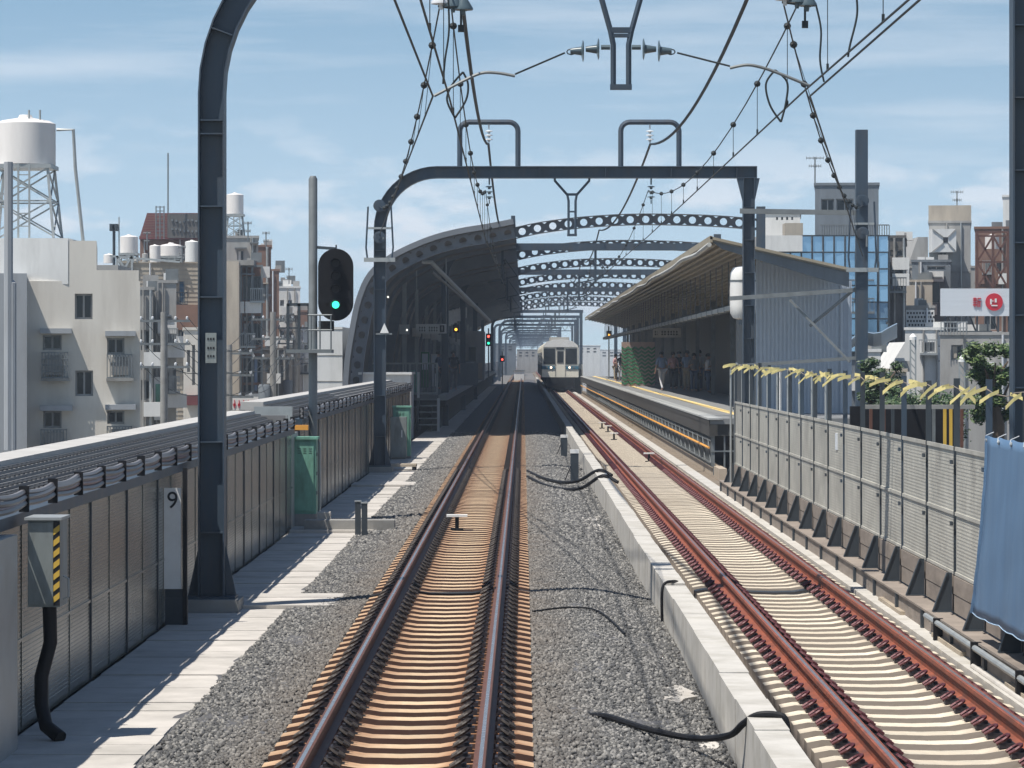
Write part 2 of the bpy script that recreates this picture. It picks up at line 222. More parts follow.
# ------------------------------------------------------------------ builders
ORG = {}
def W(px, py, Z):
    return Vector(((px - VX) * Z / F, Z, EYE - (py - VY) * Z / F))
class MB:
    def __init__(s): s.v = []; s.f = []; s.m = []
    def add(s, vs, fs, mi=0):
        o = len(s.v); s.v += [tuple(v) for v in vs]; s.f += [tuple(i + o for i in f) for f in fs]; s.m += [mi] * len(fs); return s
    def box(s, x0, x1, y0, y1, z0, z1, mi=0):
        return s.add([(x0, y0, z0), (x1, y0, z0), (x1, y1, z0), (x0, y1, z0), (x0, y0, z1), (x1, y0, z1), (x1, y1, z1), (x0, y1, z1)],
                     [(0, 3, 2, 1), (4, 5, 6, 7), (0, 1, 5, 4), (1, 2, 6, 5), (2, 3, 7, 6), (3, 0, 4, 7)], mi)
    def bar(s, a, b, wx, wz, mi=0, up=(0, 0, 1)):
        a = Vector(a); b = Vector(b); d = (b - a).normalized(); u = Vector(up)
        if abs(d.dot(u)) > .98: u = Vector((0, 1, 0))
        r = d.cross(u).normalized() * wx / 2; u = r.cross(d).normalized() * wz / 2
        return s.add([a - r - u, a + r - u, a + r + u, a - r + u, b - r - u, b + r - u, b + r + u, b - r + u],
                     [(3, 2, 1, 0), (4, 5, 6, 7), (0, 1, 5, 4), (1, 2, 6, 5), (2, 3, 7, 6), (3, 0, 4, 7)], mi)
    def tube(s, pts, r, n=6, mi=0, cap=True):
        pts = [Vector(p) for p in pts]; rs = r if isinstance(r, (list, tuple)) else [r] * len(pts); vs = []; fs = []
        ref = None
        for i, p in enumerate(pts):
            d = (pts[min(i + 1, len(pts) - 1)] - pts[max(i - 1, 0)])
            d = d.normalized() if d.length > 1e-9 else Vector((0, 0, 1))
            if ref is None: ref = d.cross(Vector((0, 0, 1)) if abs(d.z) < .9 else Vector((1, 0, 0))).normalized()
            u = (ref - d * ref.dot(d)).normalized(); ref = u; q = d.cross(u)
            for k in range(n):
                a = 2 * math.pi * k / n; vs.append(p + (u * math.cos(a) + q * math.sin(a)) * rs[i])
        for i in range(len(pts) - 1):
            for k in range(n):
                fs.append((i * n + k, i * n + (k + 1) % n, (i + 1) * n + (k + 1) % n, (i + 1) * n + k))
        if cap: fs.append(tuple(range(n - 1, -1, -1))); e = (len(pts) - 1) * n; fs.append(tuple(range(e, e + n)))
        return s.add(vs, fs, mi)
    def lathe(s, prof, c, n=20, mi=0, axis='z'):
        vs = []; fs = []; c = Vector(c)
        for (r, h) in prof:
            for k in range(n):
                a = 2 * math.pi * k / n; x, y = r * math.cos(a), r * math.sin(a)
                vs.append(c + (Vector((x, y, h)) if axis == 'z' else Vector((x, h, y)) if axis == 'y' else Vector((h, x, y))))
        for i in range(len(prof) - 1):
            for k in range(n): fs.append((i * n + k, i * n + (k + 1) % n, (i + 1) * n + (k + 1) % n, (i + 1) * n + k))
        fs.append(tuple(range(n - 1, -1, -1))); e = (len(prof) - 1) * n; fs.append(tuple(range(e, e + n)))
        return s.add(vs, fs, mi)
    def prism(s, poly, y0, y1, mi=0):                      # polygon in x-z, extruded along y
        n = len(poly); vs = [(x, y0, z) for x, z in poly] + [(x, y1, z) for x, z in poly]
        return s.add(vs, [tuple(range(n)), tuple(range(2 * n - 1, n - 1, -1))] + [(i, i + n, (i + 1) % n + n, (i + 1) % n) for i in range(n)], mi)
    def sweep(s, A, B, y0, y1, mi=0):                      # closed strip between polylines A and B in x-z, extruded along y
        n = len(A); vs = [(x, y, z) for y in (y0, y1) for L_ in (A, B) for x, z in L_]; fs = []
        for i in range(n - 1):
            a, b, c, d = i, n + i, 2 * n + i, 3 * n + i
            fs += [(a, a + 1, b + 1, b), (c, d, d + 1, c + 1), (a, c, c + 1, a + 1), (b, b + 1, d + 1, d)]
        fs += [(0, n, 3 * n, 2 * n), (n - 1, 3 * n - 1, 4 * n - 1, 2 * n - 1)]
        return s.add(vs, fs, mi)
    def build(s, name, mats, parent=None, loc=None, smooth=False, local=False):
        me = bpy.data.meshes.new(name); base = Vector(ORG.get(parent.name, (0, 0, 0))) if parent else Vector(loc or (0, 0, 0))
        vs = s.v if local else [tuple(Vector(v) - base) for v in s.v]
        me.from_pydata(vs, [], s.f)
        if not isinstance(mats, (list, tuple)): mats = [mats]
        for m_ in mats: me.materials.append(M[m_] if isinstance(m_, str) else m_)
        me.polygons.foreach_set('material_index', s.m)
        if smooth: me.polygons.foreach_set('use_smooth', [True] * len(s.f))
        me.update()
        import bmesh
        bm = bmesh.new(); bm.from_mesh(me); bmesh.ops.recalc_face_normals(bm, faces=bm.faces)
        if smooth:
            for e in bm.edges:
                if len(e.link_faces) == 2 and e.calc_face_angle(0) > .7: e.smooth = False
        bm.to_mesh(me); bm.free()
        o = bpy.data.objects.new(name, me); C.objects.link(o)
        if parent: o.parent = parent
        else: o.location = base
        ORG[o.name] = tuple(base); return o
def tag(o, label=None, cat=None, group=None, kind=None):
    if label: o['label'] = label
    if cat: o['category'] = cat
    if group: o['group'] = group
    if kind: o['kind'] = kind
    return o
def thing(name, label, cat, loc=(0, 0, 0), group=None, rz=0):
    o = bpy.data.objects.new(name, None); C.objects.link(o); o.location = loc; o.rotation_euler = (0, 0, rz); o.empty_display_size = .3
    ORG[o.name] = tuple(loc) if not rz else (0, 0, 0); return tag(o, label, cat, group)
def kids(o): return [c for c in bpy.data.objects if c.parent == o]
def copy_tree(o, parent=None, tree=None):
    if tree is None:
        tree = {}
        for c in bpy.data.objects:
            if c.parent: tree.setdefault(c.parent.name, []).append(c)
    c = o.copy(); C.objects.link(c)
    if parent: c.parent = parent
    for ch in tree.get(o.name, []): copy_tree(ch, c, tree)
    return c
def dup(o, loc, label=None, rz=None):
    c = copy_tree(o); c.location = loc
    if rz is not None: c.rotation_euler = (0, 0, rz)
    if label: c['label'] = label
    return c
def text_mesh(body, size, name, m, parent, loc, rot=(R(90), 0, 0), ext=.01, align='CENTER', label=None):
    cu = bpy.data.curves.new('t', 'FONT'); cu.body = body; cu.size = size; cu.extrude = ext; cu.align_x = align; cu.align_y = 'CENTER'
    o = bpy.data.objects.new('t', cu); C.objects.link(o); bpy.context.view_layer.update()
    me = bpy.data.meshes.new_from_object(o.evaluated_get(bpy.context.evaluated_depsgraph_get())); bpy.data.objects.remove(o)
    q = bpy.data.objects.new(name, me); me.materials.clear(); me.materials.append(M[m]); C.objects.link(q)
    base = Vector(ORG.get(parent.name, (0, 0, 0))); q.parent = parent; q.location = Vector(loc) - base; q.rotation_euler = rot
    return q
def arc(c, r, a0, a1, n=8):
    return [(c[0] + r * math.cos(R(a0 + (a1 - a0) * i / n)), c[1] + r * math.sin(R(a0 + (a1 - a0) * i / n))) for i in range(n + 1)]
def sagline(a, b, sag, n=14):
    a = Vector(a); b = Vector(b); return [a.lerp(b, i / n) - Vector((0, 0, sag * 4 * (i / n) * (1 - i / n))) for i in range(n + 1)]

# ------------------------------------------------------------------ ground, deck, beds
MB().box(-4000, 4000, -100, 6000, -9.2, -9).build('ground', 'ground').__setitem__('kind', 'structure')
MB().box(-4.75, 4.95, -5, 2200, -1.6, -.42).box(-4.4, 4.7, -5, 2200, -2.4, -1.6).build('viaduct_deck', 'deck').__setitem__('kind', 'structure')
TL, TR = -.835, 2.905
MB().box(-1.80, .13, 5, 2200, -.42, -.30).build('track_bed', 'bed_l').__setitem__('kind', 'structure')
MB().box(1.74, 4.95, 5, 2200, -.42, -.304).build('track_bed', 'bed_r').__setitem__('kind', 'structure')
# kerb between the ballast and the right track
mb = MB(); y = 10; i = 0
while y < 420:
    L_ = 2.0; j = random.uniform(-.008, .008); z = .13 + random.uniform(-.004, .004)
    if not (35.2 < y < 37): mb.box(1.50 + j, 1.725 + j, y, y + L_ - .014, -.42, z)
    else: mb.box(1.50, 1.725, y + .25, y + L_ - .014, -.42, z); mb.box(1.52, 1.7, y, y + .25, -.42, z - .1)
    y += L_; i += 1
k = mb.build('kerb', 'conc_kerb'); k['kind'] = 'structure'
MB().box(3.84, 4.09, 5, 900, -.303, -.150).build('edge_strip', 'conc_kerb')['kind'] = 'structure'
# walkway slabs on the left
mb = MB(); y = 10
while y < 330:
    j = random.uniform(-.02, .02); z = -.252 + random.uniform(-.006, .006); ex = 0
    if 37.6 < y < 39.4: ex = .52
    if 53.6 < y < 55.0: ex = .22
    if 73 < y < 75: ex = .25
    if 22 < y < 26: j -= .06
    if ex: z += .045
    mb.box(-3.72, -2.60 + j + ex, y, y + .59, z - .10, z); y += .604
mb.build('walkway', 'slab')['kind'] = 'structure'
# ballast sheets
def ballast_strip(x0, x1, y0, y1, crown, name):
    nx = 14; ny = int((y1 - y0) / .35); V = []; Fc = []
    for j in range(ny + 1):
        y = y0 + (y1 - y0) * j / ny
        for i in range(nx + 1):
            x = x0 + (x1 - x0) * i / nx; u = i / nx
            h = crown(u, y) + .018 * math.sin(y * 1.7 + 3 * u) * math.sin(u * 3.1) + random.uniform(-.012, .012)
            V.append((x, y, h))
    for j in range(ny):
        for i in range(nx): a = j * (nx + 1) + i; Fc.append((a, a + 1, a + nx + 2, a + nx + 1))
    m_ = MB(); m_.add(V, Fc); o = m_.build(name, 'gravel', smooth=True); o['kind'] = 'structure'; return V
crL = lambda u, y: -.265 + .05 * u
crR = lambda u, y: -.205 - .12 * (max(0, u - .45) / .55) ** 1.5 + .03 * math.sin(y * .23) * u + .022 * math.sin(y * .8 + 4 * u) * math.sin(3.1 * u)
ballast_strip(-2.72, -1.735, 10, 330, crL, 'ballast_ground')
ballast_strip(.065, 1.51, 10, 420, crR, 'ballast_ground')
def stones(x0, x1, y0, y1, dens, cr, size):
    n = int((x1 - x0) * (y1 - y0) * dens); u = rng.random(n); X = x0 + (x1 - x0) * u; Y = y0 + (y1 - y0) * rng.random(n)
    Z = np.array([cr(a, b) for a, b in zip(u, Y)]) + rng.uniform(-.005, .02, n)
    base = np.array([(-1, -1, -1), (1, -1, -1), (1, 1, -1), (-1, 1, -1), (-1, -1, 1), (1, -1, 1), (1, 1, 1), (-1, 1, 1)], float)
    V = base[None] * rng.uniform(.55, 1.05, (n, 8, 3)) * (size * rng.uniform(.55, 1.1, (n, 1, 3)))
    a, b, c = rng.random((3, n)) * 6.28
    def rot(V, t, i, j):
        c_, s_ = np.cos(t)[:, None], np.sin(t)[:, None]; p = V[..., i] * c_ - V[..., j] * s_; q = V[..., i] * s_ + V[..., j] * c_
        V = V.copy(); V[..., i] = p; V[..., j] = q; return V
    V = rot(rot(rot(V, a, 0, 1), b, 1, 2), c, 0, 2) + np.stack([X, Y, Z], 1)[:, None]
    return V
Vs = np.concatenate([stones(-2.62, -1.75, 20, 50, 1150, crL, .0175), stones(.08, 1.49, 20, 50, 1150, crR, .0175),
                     stones(-2.62, -1.75, 50, 125, 330, crL, .028), stones(.08, 1.49, 50, 125, 330, crR, .028)])
n = len(Vs); fq = np.array([(0, 3, 2, 1), (4, 5, 6, 7), (0, 1, 5, 4), (1, 2, 6, 5), (2, 3, 7, 6), (3, 0, 4, 7)])
Fs = (fq[None] + (np.arange(n) * 8)[:, None, None]).reshape(-1, 4)
me = bpy.data.meshes.new('ballast'); me.vertices.add(n * 8); me.vertices.foreach_set('co', Vs.reshape(-1)); me.loops.add(len(Fs) * 4); me.loops.foreach_set('vertex_index', Fs.reshape(-1))
me.polygons.add(len(Fs)); me.polygons.foreach_set('loop_start', np.arange(len(Fs)) * 4); me.update(); me.validate()
me.materials.append(M['stone']); o = bpy.data.objects.new('ballast', me); C.objects.link(o); tag(o, 'loose grey crushed stone beside and between the two tracks', 'ballast', kind='stuff')

# ------------------------------------------------------------------ tracks
def track(cx, label, rm, hm, sm, cm, y_start):
    T = thing('railway_track', label, 'railway track', (cx, y_start, 0))
    prof = [(-.013, 0), (.013, 0), (.030, -.0035), (.0325, -.035), (.010, -.05), (.010, -.125), (.0635, -.140), (.0635, -.153), (-.0635, -.153), (-.0635, -.140), (-.010, -.125), (-.010, -.05), (-.0325, -.035), (-.030, -.0035)]
    for s in (-1, 1):
        mb = MB(); n = len(prof); x = cx + s * .566
        ys = [8, 2000]
        mb.add([(x + p, yy, q) for yy in ys for p, q in prof], [(i, (i + 1) % n, (i + 1) % n + n, i + n) for i in range(n)] + [tuple(range(n - 1, -1, -1)), tuple(range(n, 2 * n))])
        mb.m[0] = 1
        mb.build('rail', [rm, hm], T)
    def sleeper_geo(mb, oy=0):
        xs = [(-.905, -.02), (-.80, 0), (-.72, 0), (-.42, 0), (-.25, -.028), (0, -.034), (.25, -.028), (.42, 0), (.72, 0), (.80, 0), (.905, -.02)]
        V = []; Fc = []
        for x, z in xs: V += [(x, oy - .15, -.14), (x, oy - .125, z), (x, oy + .125, z), (x, oy + .15, -.14)]
        for i in range(len(xs) - 1):
            a = i * 4
            for q in range(3): Fc.append((a + q, a + q + 1, a + q + 5, a + q + 4))
        e = (len(xs) - 1) * 4; Fc += [(0, 1, 2, 3), (e + 3, e + 2, e + 1, e)]
        mb.add(V, Fc)
    def clip_geo(mb, s, oy=0, ox=0):
        mb.box(ox - .055, ox + .055, oy - .075, oy + .075, .003, .040, 1); mb.box(ox - .035, ox + .035, oy - .04, oy + .04, .04, .062, 1)
        pts = [(ox - s * .075, oy - .06, .035)] + [(ox - s * .03 + s * .05 * math.cos(a), oy + .075 * math.sin(a), .062 + .03 * math.cos(a)) for a in np.linspace(-1.6, 1.6, 7)] + [(ox - s * .075, oy + .06, .035)]
        mb.tube(pts, .013, 5)
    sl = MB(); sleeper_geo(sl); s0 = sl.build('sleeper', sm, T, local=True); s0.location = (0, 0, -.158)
    cl = {}
    for side in (-1, 1):
        for rs in (-1, 1):
            mb = MB(); clip_geo(mb, -rs if side else rs, 0, 0); c = mb.build('rail_clip', [cm, 'clipblk'], s0, local=True); c.location = (side * .566 + rs * .135, 0, 0)
    def add(nk):
        c = s0.copy(); C.objects.link(c); c.location = (0, nk * .6 + random.uniform(-.01, .01), -.158 + random.uniform(-.004, .003)); c.rotation_euler = (0, 0, R(random.uniform(-.25, .25)))
        for ch in [q for q in C.objects if q.parent == s0]:
            d = ch.copy(); C.objects.link(d); d.parent = c
    for nk in range(1, 100): add(nk)
    mb = MB(); mc = MB()
    for nk in range(100, 640):
        sleeper_geo(mb, nk * .6)
        if nk < 420:
            for side in (-1, 1):
                for rs in (-1, 1): mc.box(side * .566 + rs * .135 - .06, side * .566 + rs * .135 + .06, nk * .6 - .08, nk * .6 + .08, .003, .07)
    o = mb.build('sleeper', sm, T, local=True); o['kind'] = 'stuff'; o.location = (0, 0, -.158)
    o2 = mc.build('rail_clip', cm, o, local=True); o2['kind'] = 'stuff'
    return T
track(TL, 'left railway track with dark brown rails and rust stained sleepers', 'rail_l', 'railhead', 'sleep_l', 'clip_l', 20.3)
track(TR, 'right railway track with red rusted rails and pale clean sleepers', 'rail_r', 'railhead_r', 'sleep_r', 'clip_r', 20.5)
# track coils standing between the rails
def coil(px, py, cx, label, w_=.33):
    Z = (EYE + .19) * F / (py - VY); p = W(px, py, Z); t = thing('track_marker', label, 'track marker', (p.x, Z, -.19), 'white topped markers standing in the tracks')
    MB().box(p.x - w_ / 2, p.x + w_ / 2, Z - .09, Z + .09, .02, .055).build('top_plate', 'white', t)
    MB().box(p.x - .03, p.x + .03, Z - .03, Z + .03, -.17, .02).box(p.x - .10, p.x + .10, Z - .06, Z + .06, -.20, -.16).build('stand', 'black', t)
coil(457, 530, TL, 'white topped marker between the brown rails of the left track')
coil(649, 462, TR, 'white topped marker in the right track, nearest of its four', .28)
coil(614, 440, TR, 'white topped marker in the right track, second nearest of its four', .28)
coil(608, 432, TR, 'white topped marker in the right track, third nearest of its four', .28)
coil(602, 428.5, TR, 'white topped marker in the right track, farthest of its four', .28)

# ------------------------------------------------------------------ left noise wall
def noise_wall(y0, y1, dz, label):
    T = thing('noise_wall', label, 'noise wall', (-3.78, y0, -.25))
    X = -3.76; zt = 1.30 + dz
    y = y0; i = 0
    while y < y1 - .05:
        e = min(y + 1.35, y1)
        mb = MB(); mb.box(X - .06, X, y + .02, e - .02, -.26, zt)
        for q in range(44): # pressed ribs
            z = -.18 + q * (zt + .14) / 44; mb.box(X, X + .004, y + .03, e - .03, z, z + .014)
        mb.build('panel', 'panel', T)
        MB().box(X - .07, X + (.016 if i % 2 == 0 else .009), y - (.022 if i % 2 == 0 else .01), y + (.022 if i % 2 == 0 else .01), -.26, zt).build('wall_post', 'paint_d' if i % 2 == 0 else 'panel', T)
        y = e; i += 1
    MB().box(X - .03, X + .013, y0, y1, .42, .442).build('mid_rail', 'panel', T)
    MB().box(X - .10, X + .05, y0, y1, zt, zt + .09).build('top_rail', 'paint', T)
    # stepped louvre cover leaning outward
    mb = MB(); nst = 5
    for s in range(nst):
        xa = X - .10 - s * .10; za = zt + .13 + s * .045
        mb.box(xa - .10, xa, y0, y1, za - .05, za + .0, 0)
        mb.box(xa - .10, xa - .075, y0, y1, za, za + .02, 0)
        yy = y0 + .1
        while yy < min(y1, 75) - .1: mb.box(xa - .075, xa - .008, yy, yy + .13, za + .0, za + .012, 1); yy += .26
    mb.box(X - .6, X - .1, y0, y0 + .05, zt, zt + .30, 0); mb.box(X - .6, X - .1, y1 - .05, y1, zt, zt + .30, 0)
    mb.build('louvre_cover', ['louver', 'louver_d'], T)
    MB().box(X - .98, X - .60, y0, y1, zt + .24, zt + .375).build('coping', 'coping', T)
    MB().box(X - .90, X - .66, y0, y1, -1.6, zt + .24).build('outer_wall', 'conc_d', T)
    # cables held against the wall top
    for cname, r_, dx, dzc, cm, lab in (('cable_bundle', .030, .045, .145, 'cable', 0),):
        t = thing('cable_bundle', label.split(' noise')[0] + ' wall: grey cable bundle clamped along the top rail', 'cables', (X, y0, zt))
        for q in range(4):
            pts = []; yy = y0
            ph = random.random()
            while yy <= y1:
                u = ((yy - y0) % 1.55) / 1.55
                s_ = .012 * math.sin(math.pi * u) * (1 + .25 * (q == 0)); off = -.036 * q
                pts.append((X + .035 + .012 * (q % 2) + .02 * math.sin(math.pi * u), yy, zt + .245 + off * .9 - s_ + .012 * math.sin(yy * .9 + q))); yy += 1.55 / 6
            MB().tube(pts, .022, 6).build('cable', 'cable_r' if q == 2 and y0 < 20 else 'cable', t, smooth=True)
        yy = y0 + .02
        while yy < y1:
            MB().box(X + .005, X + .080, yy - .012, yy + .012, zt + .09, zt + .285).build('clamp', 'black', t); yy += 1.55
    return T
noise_wall(16, 55.2, 0, 'near left noise wall of dull ribbed panels with stepped louvre top')
noise_wall(57.0, 113, .12, 'far left noise wall behind the green signal, taller than the near one')
t = thing('end_panel', 'plain grey link panel between the two left noise walls, orange lamp on it', 'wall panel', (-3.9, 56, -.25))
MB().box(-3.85, -3.77, 55.25, 56.95, -.3, 1.30).box(-4.5, -3.86, 55.6, 55.68, .4, 1.60).box(-4.5, -3.86, 56.8, 56.88, .4, 1.72).build('panel', 'galv', t)
MB().box(-3.80, -3.50, 55.30, 55.42, 1.36, 1.44).build('orange_lamp', 'orange', t)
# light pilaster at far left edge
MB().box(-3.83, -3.60, 18.0, 24.2, -.3, 1.28).build('wall_pillar', 'galv')
tag(bpy.data.objects['wall_pillar'], 'pale grey smooth cover at the left edge beside the junction box', 'wall cover')

# junction box
t = thing('junction_box', 'grey metal junction box on wall with black and yellow striped edge', 'junction box', (-3.5, 24.7, .6))
a, b = W(30, 519, 24.7), W(58, 519, 24.7); zt, zb = W(0, 520, 24.7).z, W(0, 607, 24.7).z
MB().box(-3.60, -3.365, 24.7, 25.1, zb, zt).build('box_body', 'box', t)
MB().box(-3.595, -3.415, 24.685, 24.70, zb + .02, zt - .02).build('door', 'box', t)
MB().box(-3.62, -3.35, 24.66, 25.14, zt, zt + .02).build('lid', 'galv', t)
mb = MB(); n = 7
mb.box(-3.412, -3.367, 24.69, 24.70, zb + .01, zt - .01, 0)
for i in range(n):
    z = zb + .03 + i * (zt - zb - .06) / n
    mb.add([(-3.412, 24.686, z), (-3.367, 24.686, z + .035), (-3.367, 24.686, z + .08), (-3.412, 24.686, z + .045)], [(0, 1, 2, 3)], 1)
mb.build('hazard_stripe', ['ink', 'yellow'], t)
MB().tube([(-3.35, 24.75, .95), (-3.31, 24.75, .93), (-3.31, 24.75, .80), (-3.35, 24.75, .78)], .008).build('handle', 'galv', t)
tag(MB().tube([(-3.47, 24.9, zb + .02), (-3.47, 24.95, .45), (-3.53, 24.9, .2), (-3.53, 24.9, 0), (-3.48, 24.8, -.15), (-3.36, 24.7, -.225)], .052, 10).build('conduit_hose', 'black', smooth=True), 'thick black hose running from the junction box down to the walkway', 'hose')

# number nine post
Z = 35.5; p = W(172.5, 540, Z)
t = thing('distance_marker', 'tall white board with a black number 9 beside the near column', 'marker board', (p.x, Z, -.25))
MB().box(W(164, 0, Z).x, W(181, 0, Z).x, Z, Z + .03, W(0, 589, Z).z, W(0, 488, Z).z).build('board', 'white', t)
MB().box(W(183, 0, Z).x, W(187, 0, Z).x, Z - .02, Z + .05, -.25, W(0, 468, Z).z).build('post', 'black', t)
MB().box(W(165, 0, Z).x, W(183, 0, Z).x, Z + .01, Z + .06, W(0, 598, Z).z, W(0, 589, Z).z).box(-3.74, W(187, 0, Z).x, Z, Z + .1, -.25, W(0, 598, Z).z).build('base', 'paint_d', t)
text_mesh('9', .25, 'number', 'ink', t, (p.x, Z - .004, W(0, 501, Z).z), ext=.002)

# cabinets
def cabinet(px0, px1, pyt, pyb, Z, label, front=None, depth=.5):
    a, b = W(px0, pyt, Z), W(px1, pyb, Z); zb, zt = b.z, a.z
    t = thing('relay_cabinet', label, 'cabinet', ((a.x + b.x) / 2, Z, -.25), 'green trackside cabinets')
    MB().box(a.x - .02, b.x - .0, Z, Z + depth, -.25, zb).build('plinth', 'conc_d', t)
    MB().box(a.x, b.x, Z + .02, Z + depth, zb, zt - .04).build('cabinet_body', 'green', t)
    MB().box(a.x + .02, b.x - .04, Z, Z + .02, zb + .05, zt - .08).build('door', 'green', t)
    MB().box(a.x - .03, b.x + .03, Z - .03, Z + depth + .03, zt - .04, zt).build('cap', 'green', t)
    for q in (.25, .5, .75): MB().box(b.x, b.x + .02, Z + .05, Z + .09, zb + (zt - zb) * q, zb + (zt - zb) * q + .06).build('hinge', 'galv_d', t)
    mb = MB()
    for i in range(3):
        for j in range(3): mb.box(a.x + .08 + i * .09, a.x + .13 + i * .09, Z - .003, Z, zt - .2 - j * .035, zt - .19 - j * .035)
    mb.build('vent', 'ink', t); return t
c1 = cabinet(293, 316, 437, 514, 56.0, 'green cabinet beside the signal post, the nearer of two')
MB().tube([(W(319.5, 0, 56).x, 56.1, -.25), (W(319.5, 0, 56).x, 56.1, 1.15)], .022).build('side_pipe', 'galv', c1)
c2 = cabinet(393, 410.5, 406, 456, 94.0, 'green cabinet past the second gantry column with grey box in front', depth=.6)
t = thing('equipment_box', 'dull grey metal box with a white mark standing before the far green cabinet', 'equipment box', (W(399, 0, 93.3).x, 93.3, -.25))
a, b = W(390.5, 417, 93.3), W(406.5, 459, 93.3)
MB().box(a.x, b.x, 93.2, 93.7, b.z + .05, a.z).build('box_body', 'box', t); MB().box(a.x + .03, b.x - .03, 93.3, 93.6, -.25, b.z + .05).build('foot', 'conc_d', t)
MB().box(b.x - .14, b.x - .11, 93.19, 93.2, .35, .55).build('latch', 'white', t)
# concrete beam, posts, small blocks by first cabinet
tag(MB().box(-3.5, -2.06, 54.3, 54.75, -.26, -.06).build('cable_trough', 'conc_d'), 'low concrete beam laid across the walkway beside the green cabinet', 'concrete beam')
tag(MB().box(-3.33, -3.12, 54.9, 55.2, -.25, .04).build('concrete_block', 'conc'), 'small pale concrete block at the foot of the near green cabinet', 'concrete block')
for k, (px, lb) in enumerate(((358, 'left one of two short dark posts standing together on the walkway'), (364.5, 'right one of two short dark posts standing together on the walkway'))):
    p = W(px, 530, 53.5 - k * .6); t = thing('short_post', lb, 'post', (p.x, p.y, -.25), 'pairs of short posts'); MB().box(p.x - .045, p.x + .045, p.y - .04, p.y + .04, -.25, .27).build('post_body', 'paint_d', t); MB().box(p.x - .055, p.x + .055, p.y - .05, p.y + .05, .27, .29).build('cap', 'galv', t)
t = thing('plank_stack', 'small dark metal and wood rack lying on the walkway below the far cabinet', 'rack', (-3.0, 82, -.25))
MB().box(-3.55, -2.65, 84, 84.35, -.16, -.10).box(-3.55, -2.65, 84.5, 84.8, -.16, -.10).build('plank', 'wood', t); MB().box(-3.5, -3.42, 84, 84.8, -.25, -.16).box(-2.75, -2.66, 84, 84.8, -.25, -.16).build('foot', 'under', t)
# posts between the tracks
for px, py, Z, h, lb in ((564, 456, 95, .52, 'farther of two short white-topped posts between the tracks'), (574.5, 481, 76, .62, 'nearer of two short white-topped posts between the tracks')):
    x = (px - VX) * Z / F; t = thing('bollard', lb, 'bollard', (x, Z, -.22), 'white topped posts between the tracks')
    MB().box(x - .09, x + .09, Z - .09, Z + .09, -.25, -.22 + h).build('post_body', 'paint_d', t); MB().box(x - .10, x + .10, Z - .10, Z + .10, -.22 + h, -.14 + h).build('cap', 'white', t)
    MB().tube([(x - .05, Z - .05, .2), (x - .22, Z - .1, -.22)], .012).build('cable_tail', 'black', t)
# hoses
def hose(pts, r, label): return tag(MB().tube(pts, r, 8).build('cable_hose', 'black', smooth=True), label, 'hose')
def smooth_pts(P, n=6):
    P = [Vector(p) for p in P]; out_ = []
    for i in range(len(P) - 1):
        a = P[max(i - 1, 0)]; b = P[i]; c = P[i + 1]; d = P[min(i + 2, len(P) - 1)]
        for k in range(n):
            t = k / n; out_.append(.5 * ((2 * b) + (c - a) * t + (2 * a - 5 * b + 4 * c - d) * t * t + (3 * b - a - 3 * c + d) * t ** 3))
    return out_ + [P[-1]]
hose(smooth_pts([(.50, 26.0, -.20), (.64, 25.6, -.165), (.92, 24.7, -.165), (1.22, 24.2, -.17), (1.40, 23.2, -.04), (1.48, 22.85, .08), (1.57, 22.75, .148), (1.70, 22.72, .150), (1.755, 22.7, .10), (1.765, 22.7, -.12)]), .024, 'thick black hose in the foreground lying over gravel and the pale kerb')
hose(smooth_pts([(.10, 80.8, -.16), (.45, 76, -.16), (.85, 73.5, -.16), (1.2, 72.5, -.08), (1.50, 71.5, .14), (1.66, 71.2, .17), (1.85, 71, .08)]), .036, 'upper one of two black hoses crossing the gravel to the kerb')
hose(smooth_pts([(.10, 77, -.16), (.45, 72, -.16), (.85, 69.6, -.16), (1.2, 69, -.10), (1.50, 68, .14), (1.66, 67.8, .17), (1.88, 67.6, .06)]), .036, 'lower one of two black hoses crossing the gravel to the kerb')
hose(smooth_pts([(.1, 36.3, -.17), (.5, 36.6, -.15), (.8, 36.2, -.16), (1.0, 33.5, -.18)]), .010, 'thin dark cable lying on the gravel in the middle distance')
hose(smooth_pts([(1.72, 37, .08), (1.60, 36.3, .15), (1.48, 36.1, .10), (1.475, 36.1, -.28)]), .016, 'thin black cable bent over the kerb and down to the gravel')
hose(smooth_pts([(2.0, 22, -.28), (1.86, 30, -.28), (1.84, 45, -.28), (1.80, 60, -.28), (1.9, 80, -.28), (2.9, 95, -.27)]), .016, 'long thin black cable running between the kerb and red rail')
for k, (x, y, sx_, sy_) in enumerate(((1.22, 28.2, .26, .8), (1.3, 25.0, .2, .6), (1.1, 55.5, .30, 1.6), (1.15, 59, .24, 1.3))):
    mb = MB(); n = 23; ps = [(x + sx_ * (1 + random.uniform(-.35, .25)) * math.cos(6.283 * i / n) * .7, y + sy_ * (1 + random.uniform(-.2, .2)) * math.sin(6.283 * i / n)) for i in range(n)]
    zt_ = crR((x - .065) / 1.445, y) + .016; mb.add([(a, b, zt_ - .05 * (a - x)) for a, b in ps] + [(a, b, -.32) for a, b in ps], [tuple(range(n))] + [(i, (i + 1) % n, (i + 1) % n + n, i + n) for i in range(n)])
    mb.build('mortar_patch', 'conc'); tag(bpy.data.objects['mortar_patch' + ('' if k == 0 else '.%03d' % k)], ['pale spilled mortar patch on the gravel, second nearest to the camera', 'smallest pale mortar patch, nearest the camera by the kerb', 'wide pale mortar slab on the gravel below the two hoses', 'far pale mortar patch on the gravel nearest the two hoses'][k], 'mortar patch')

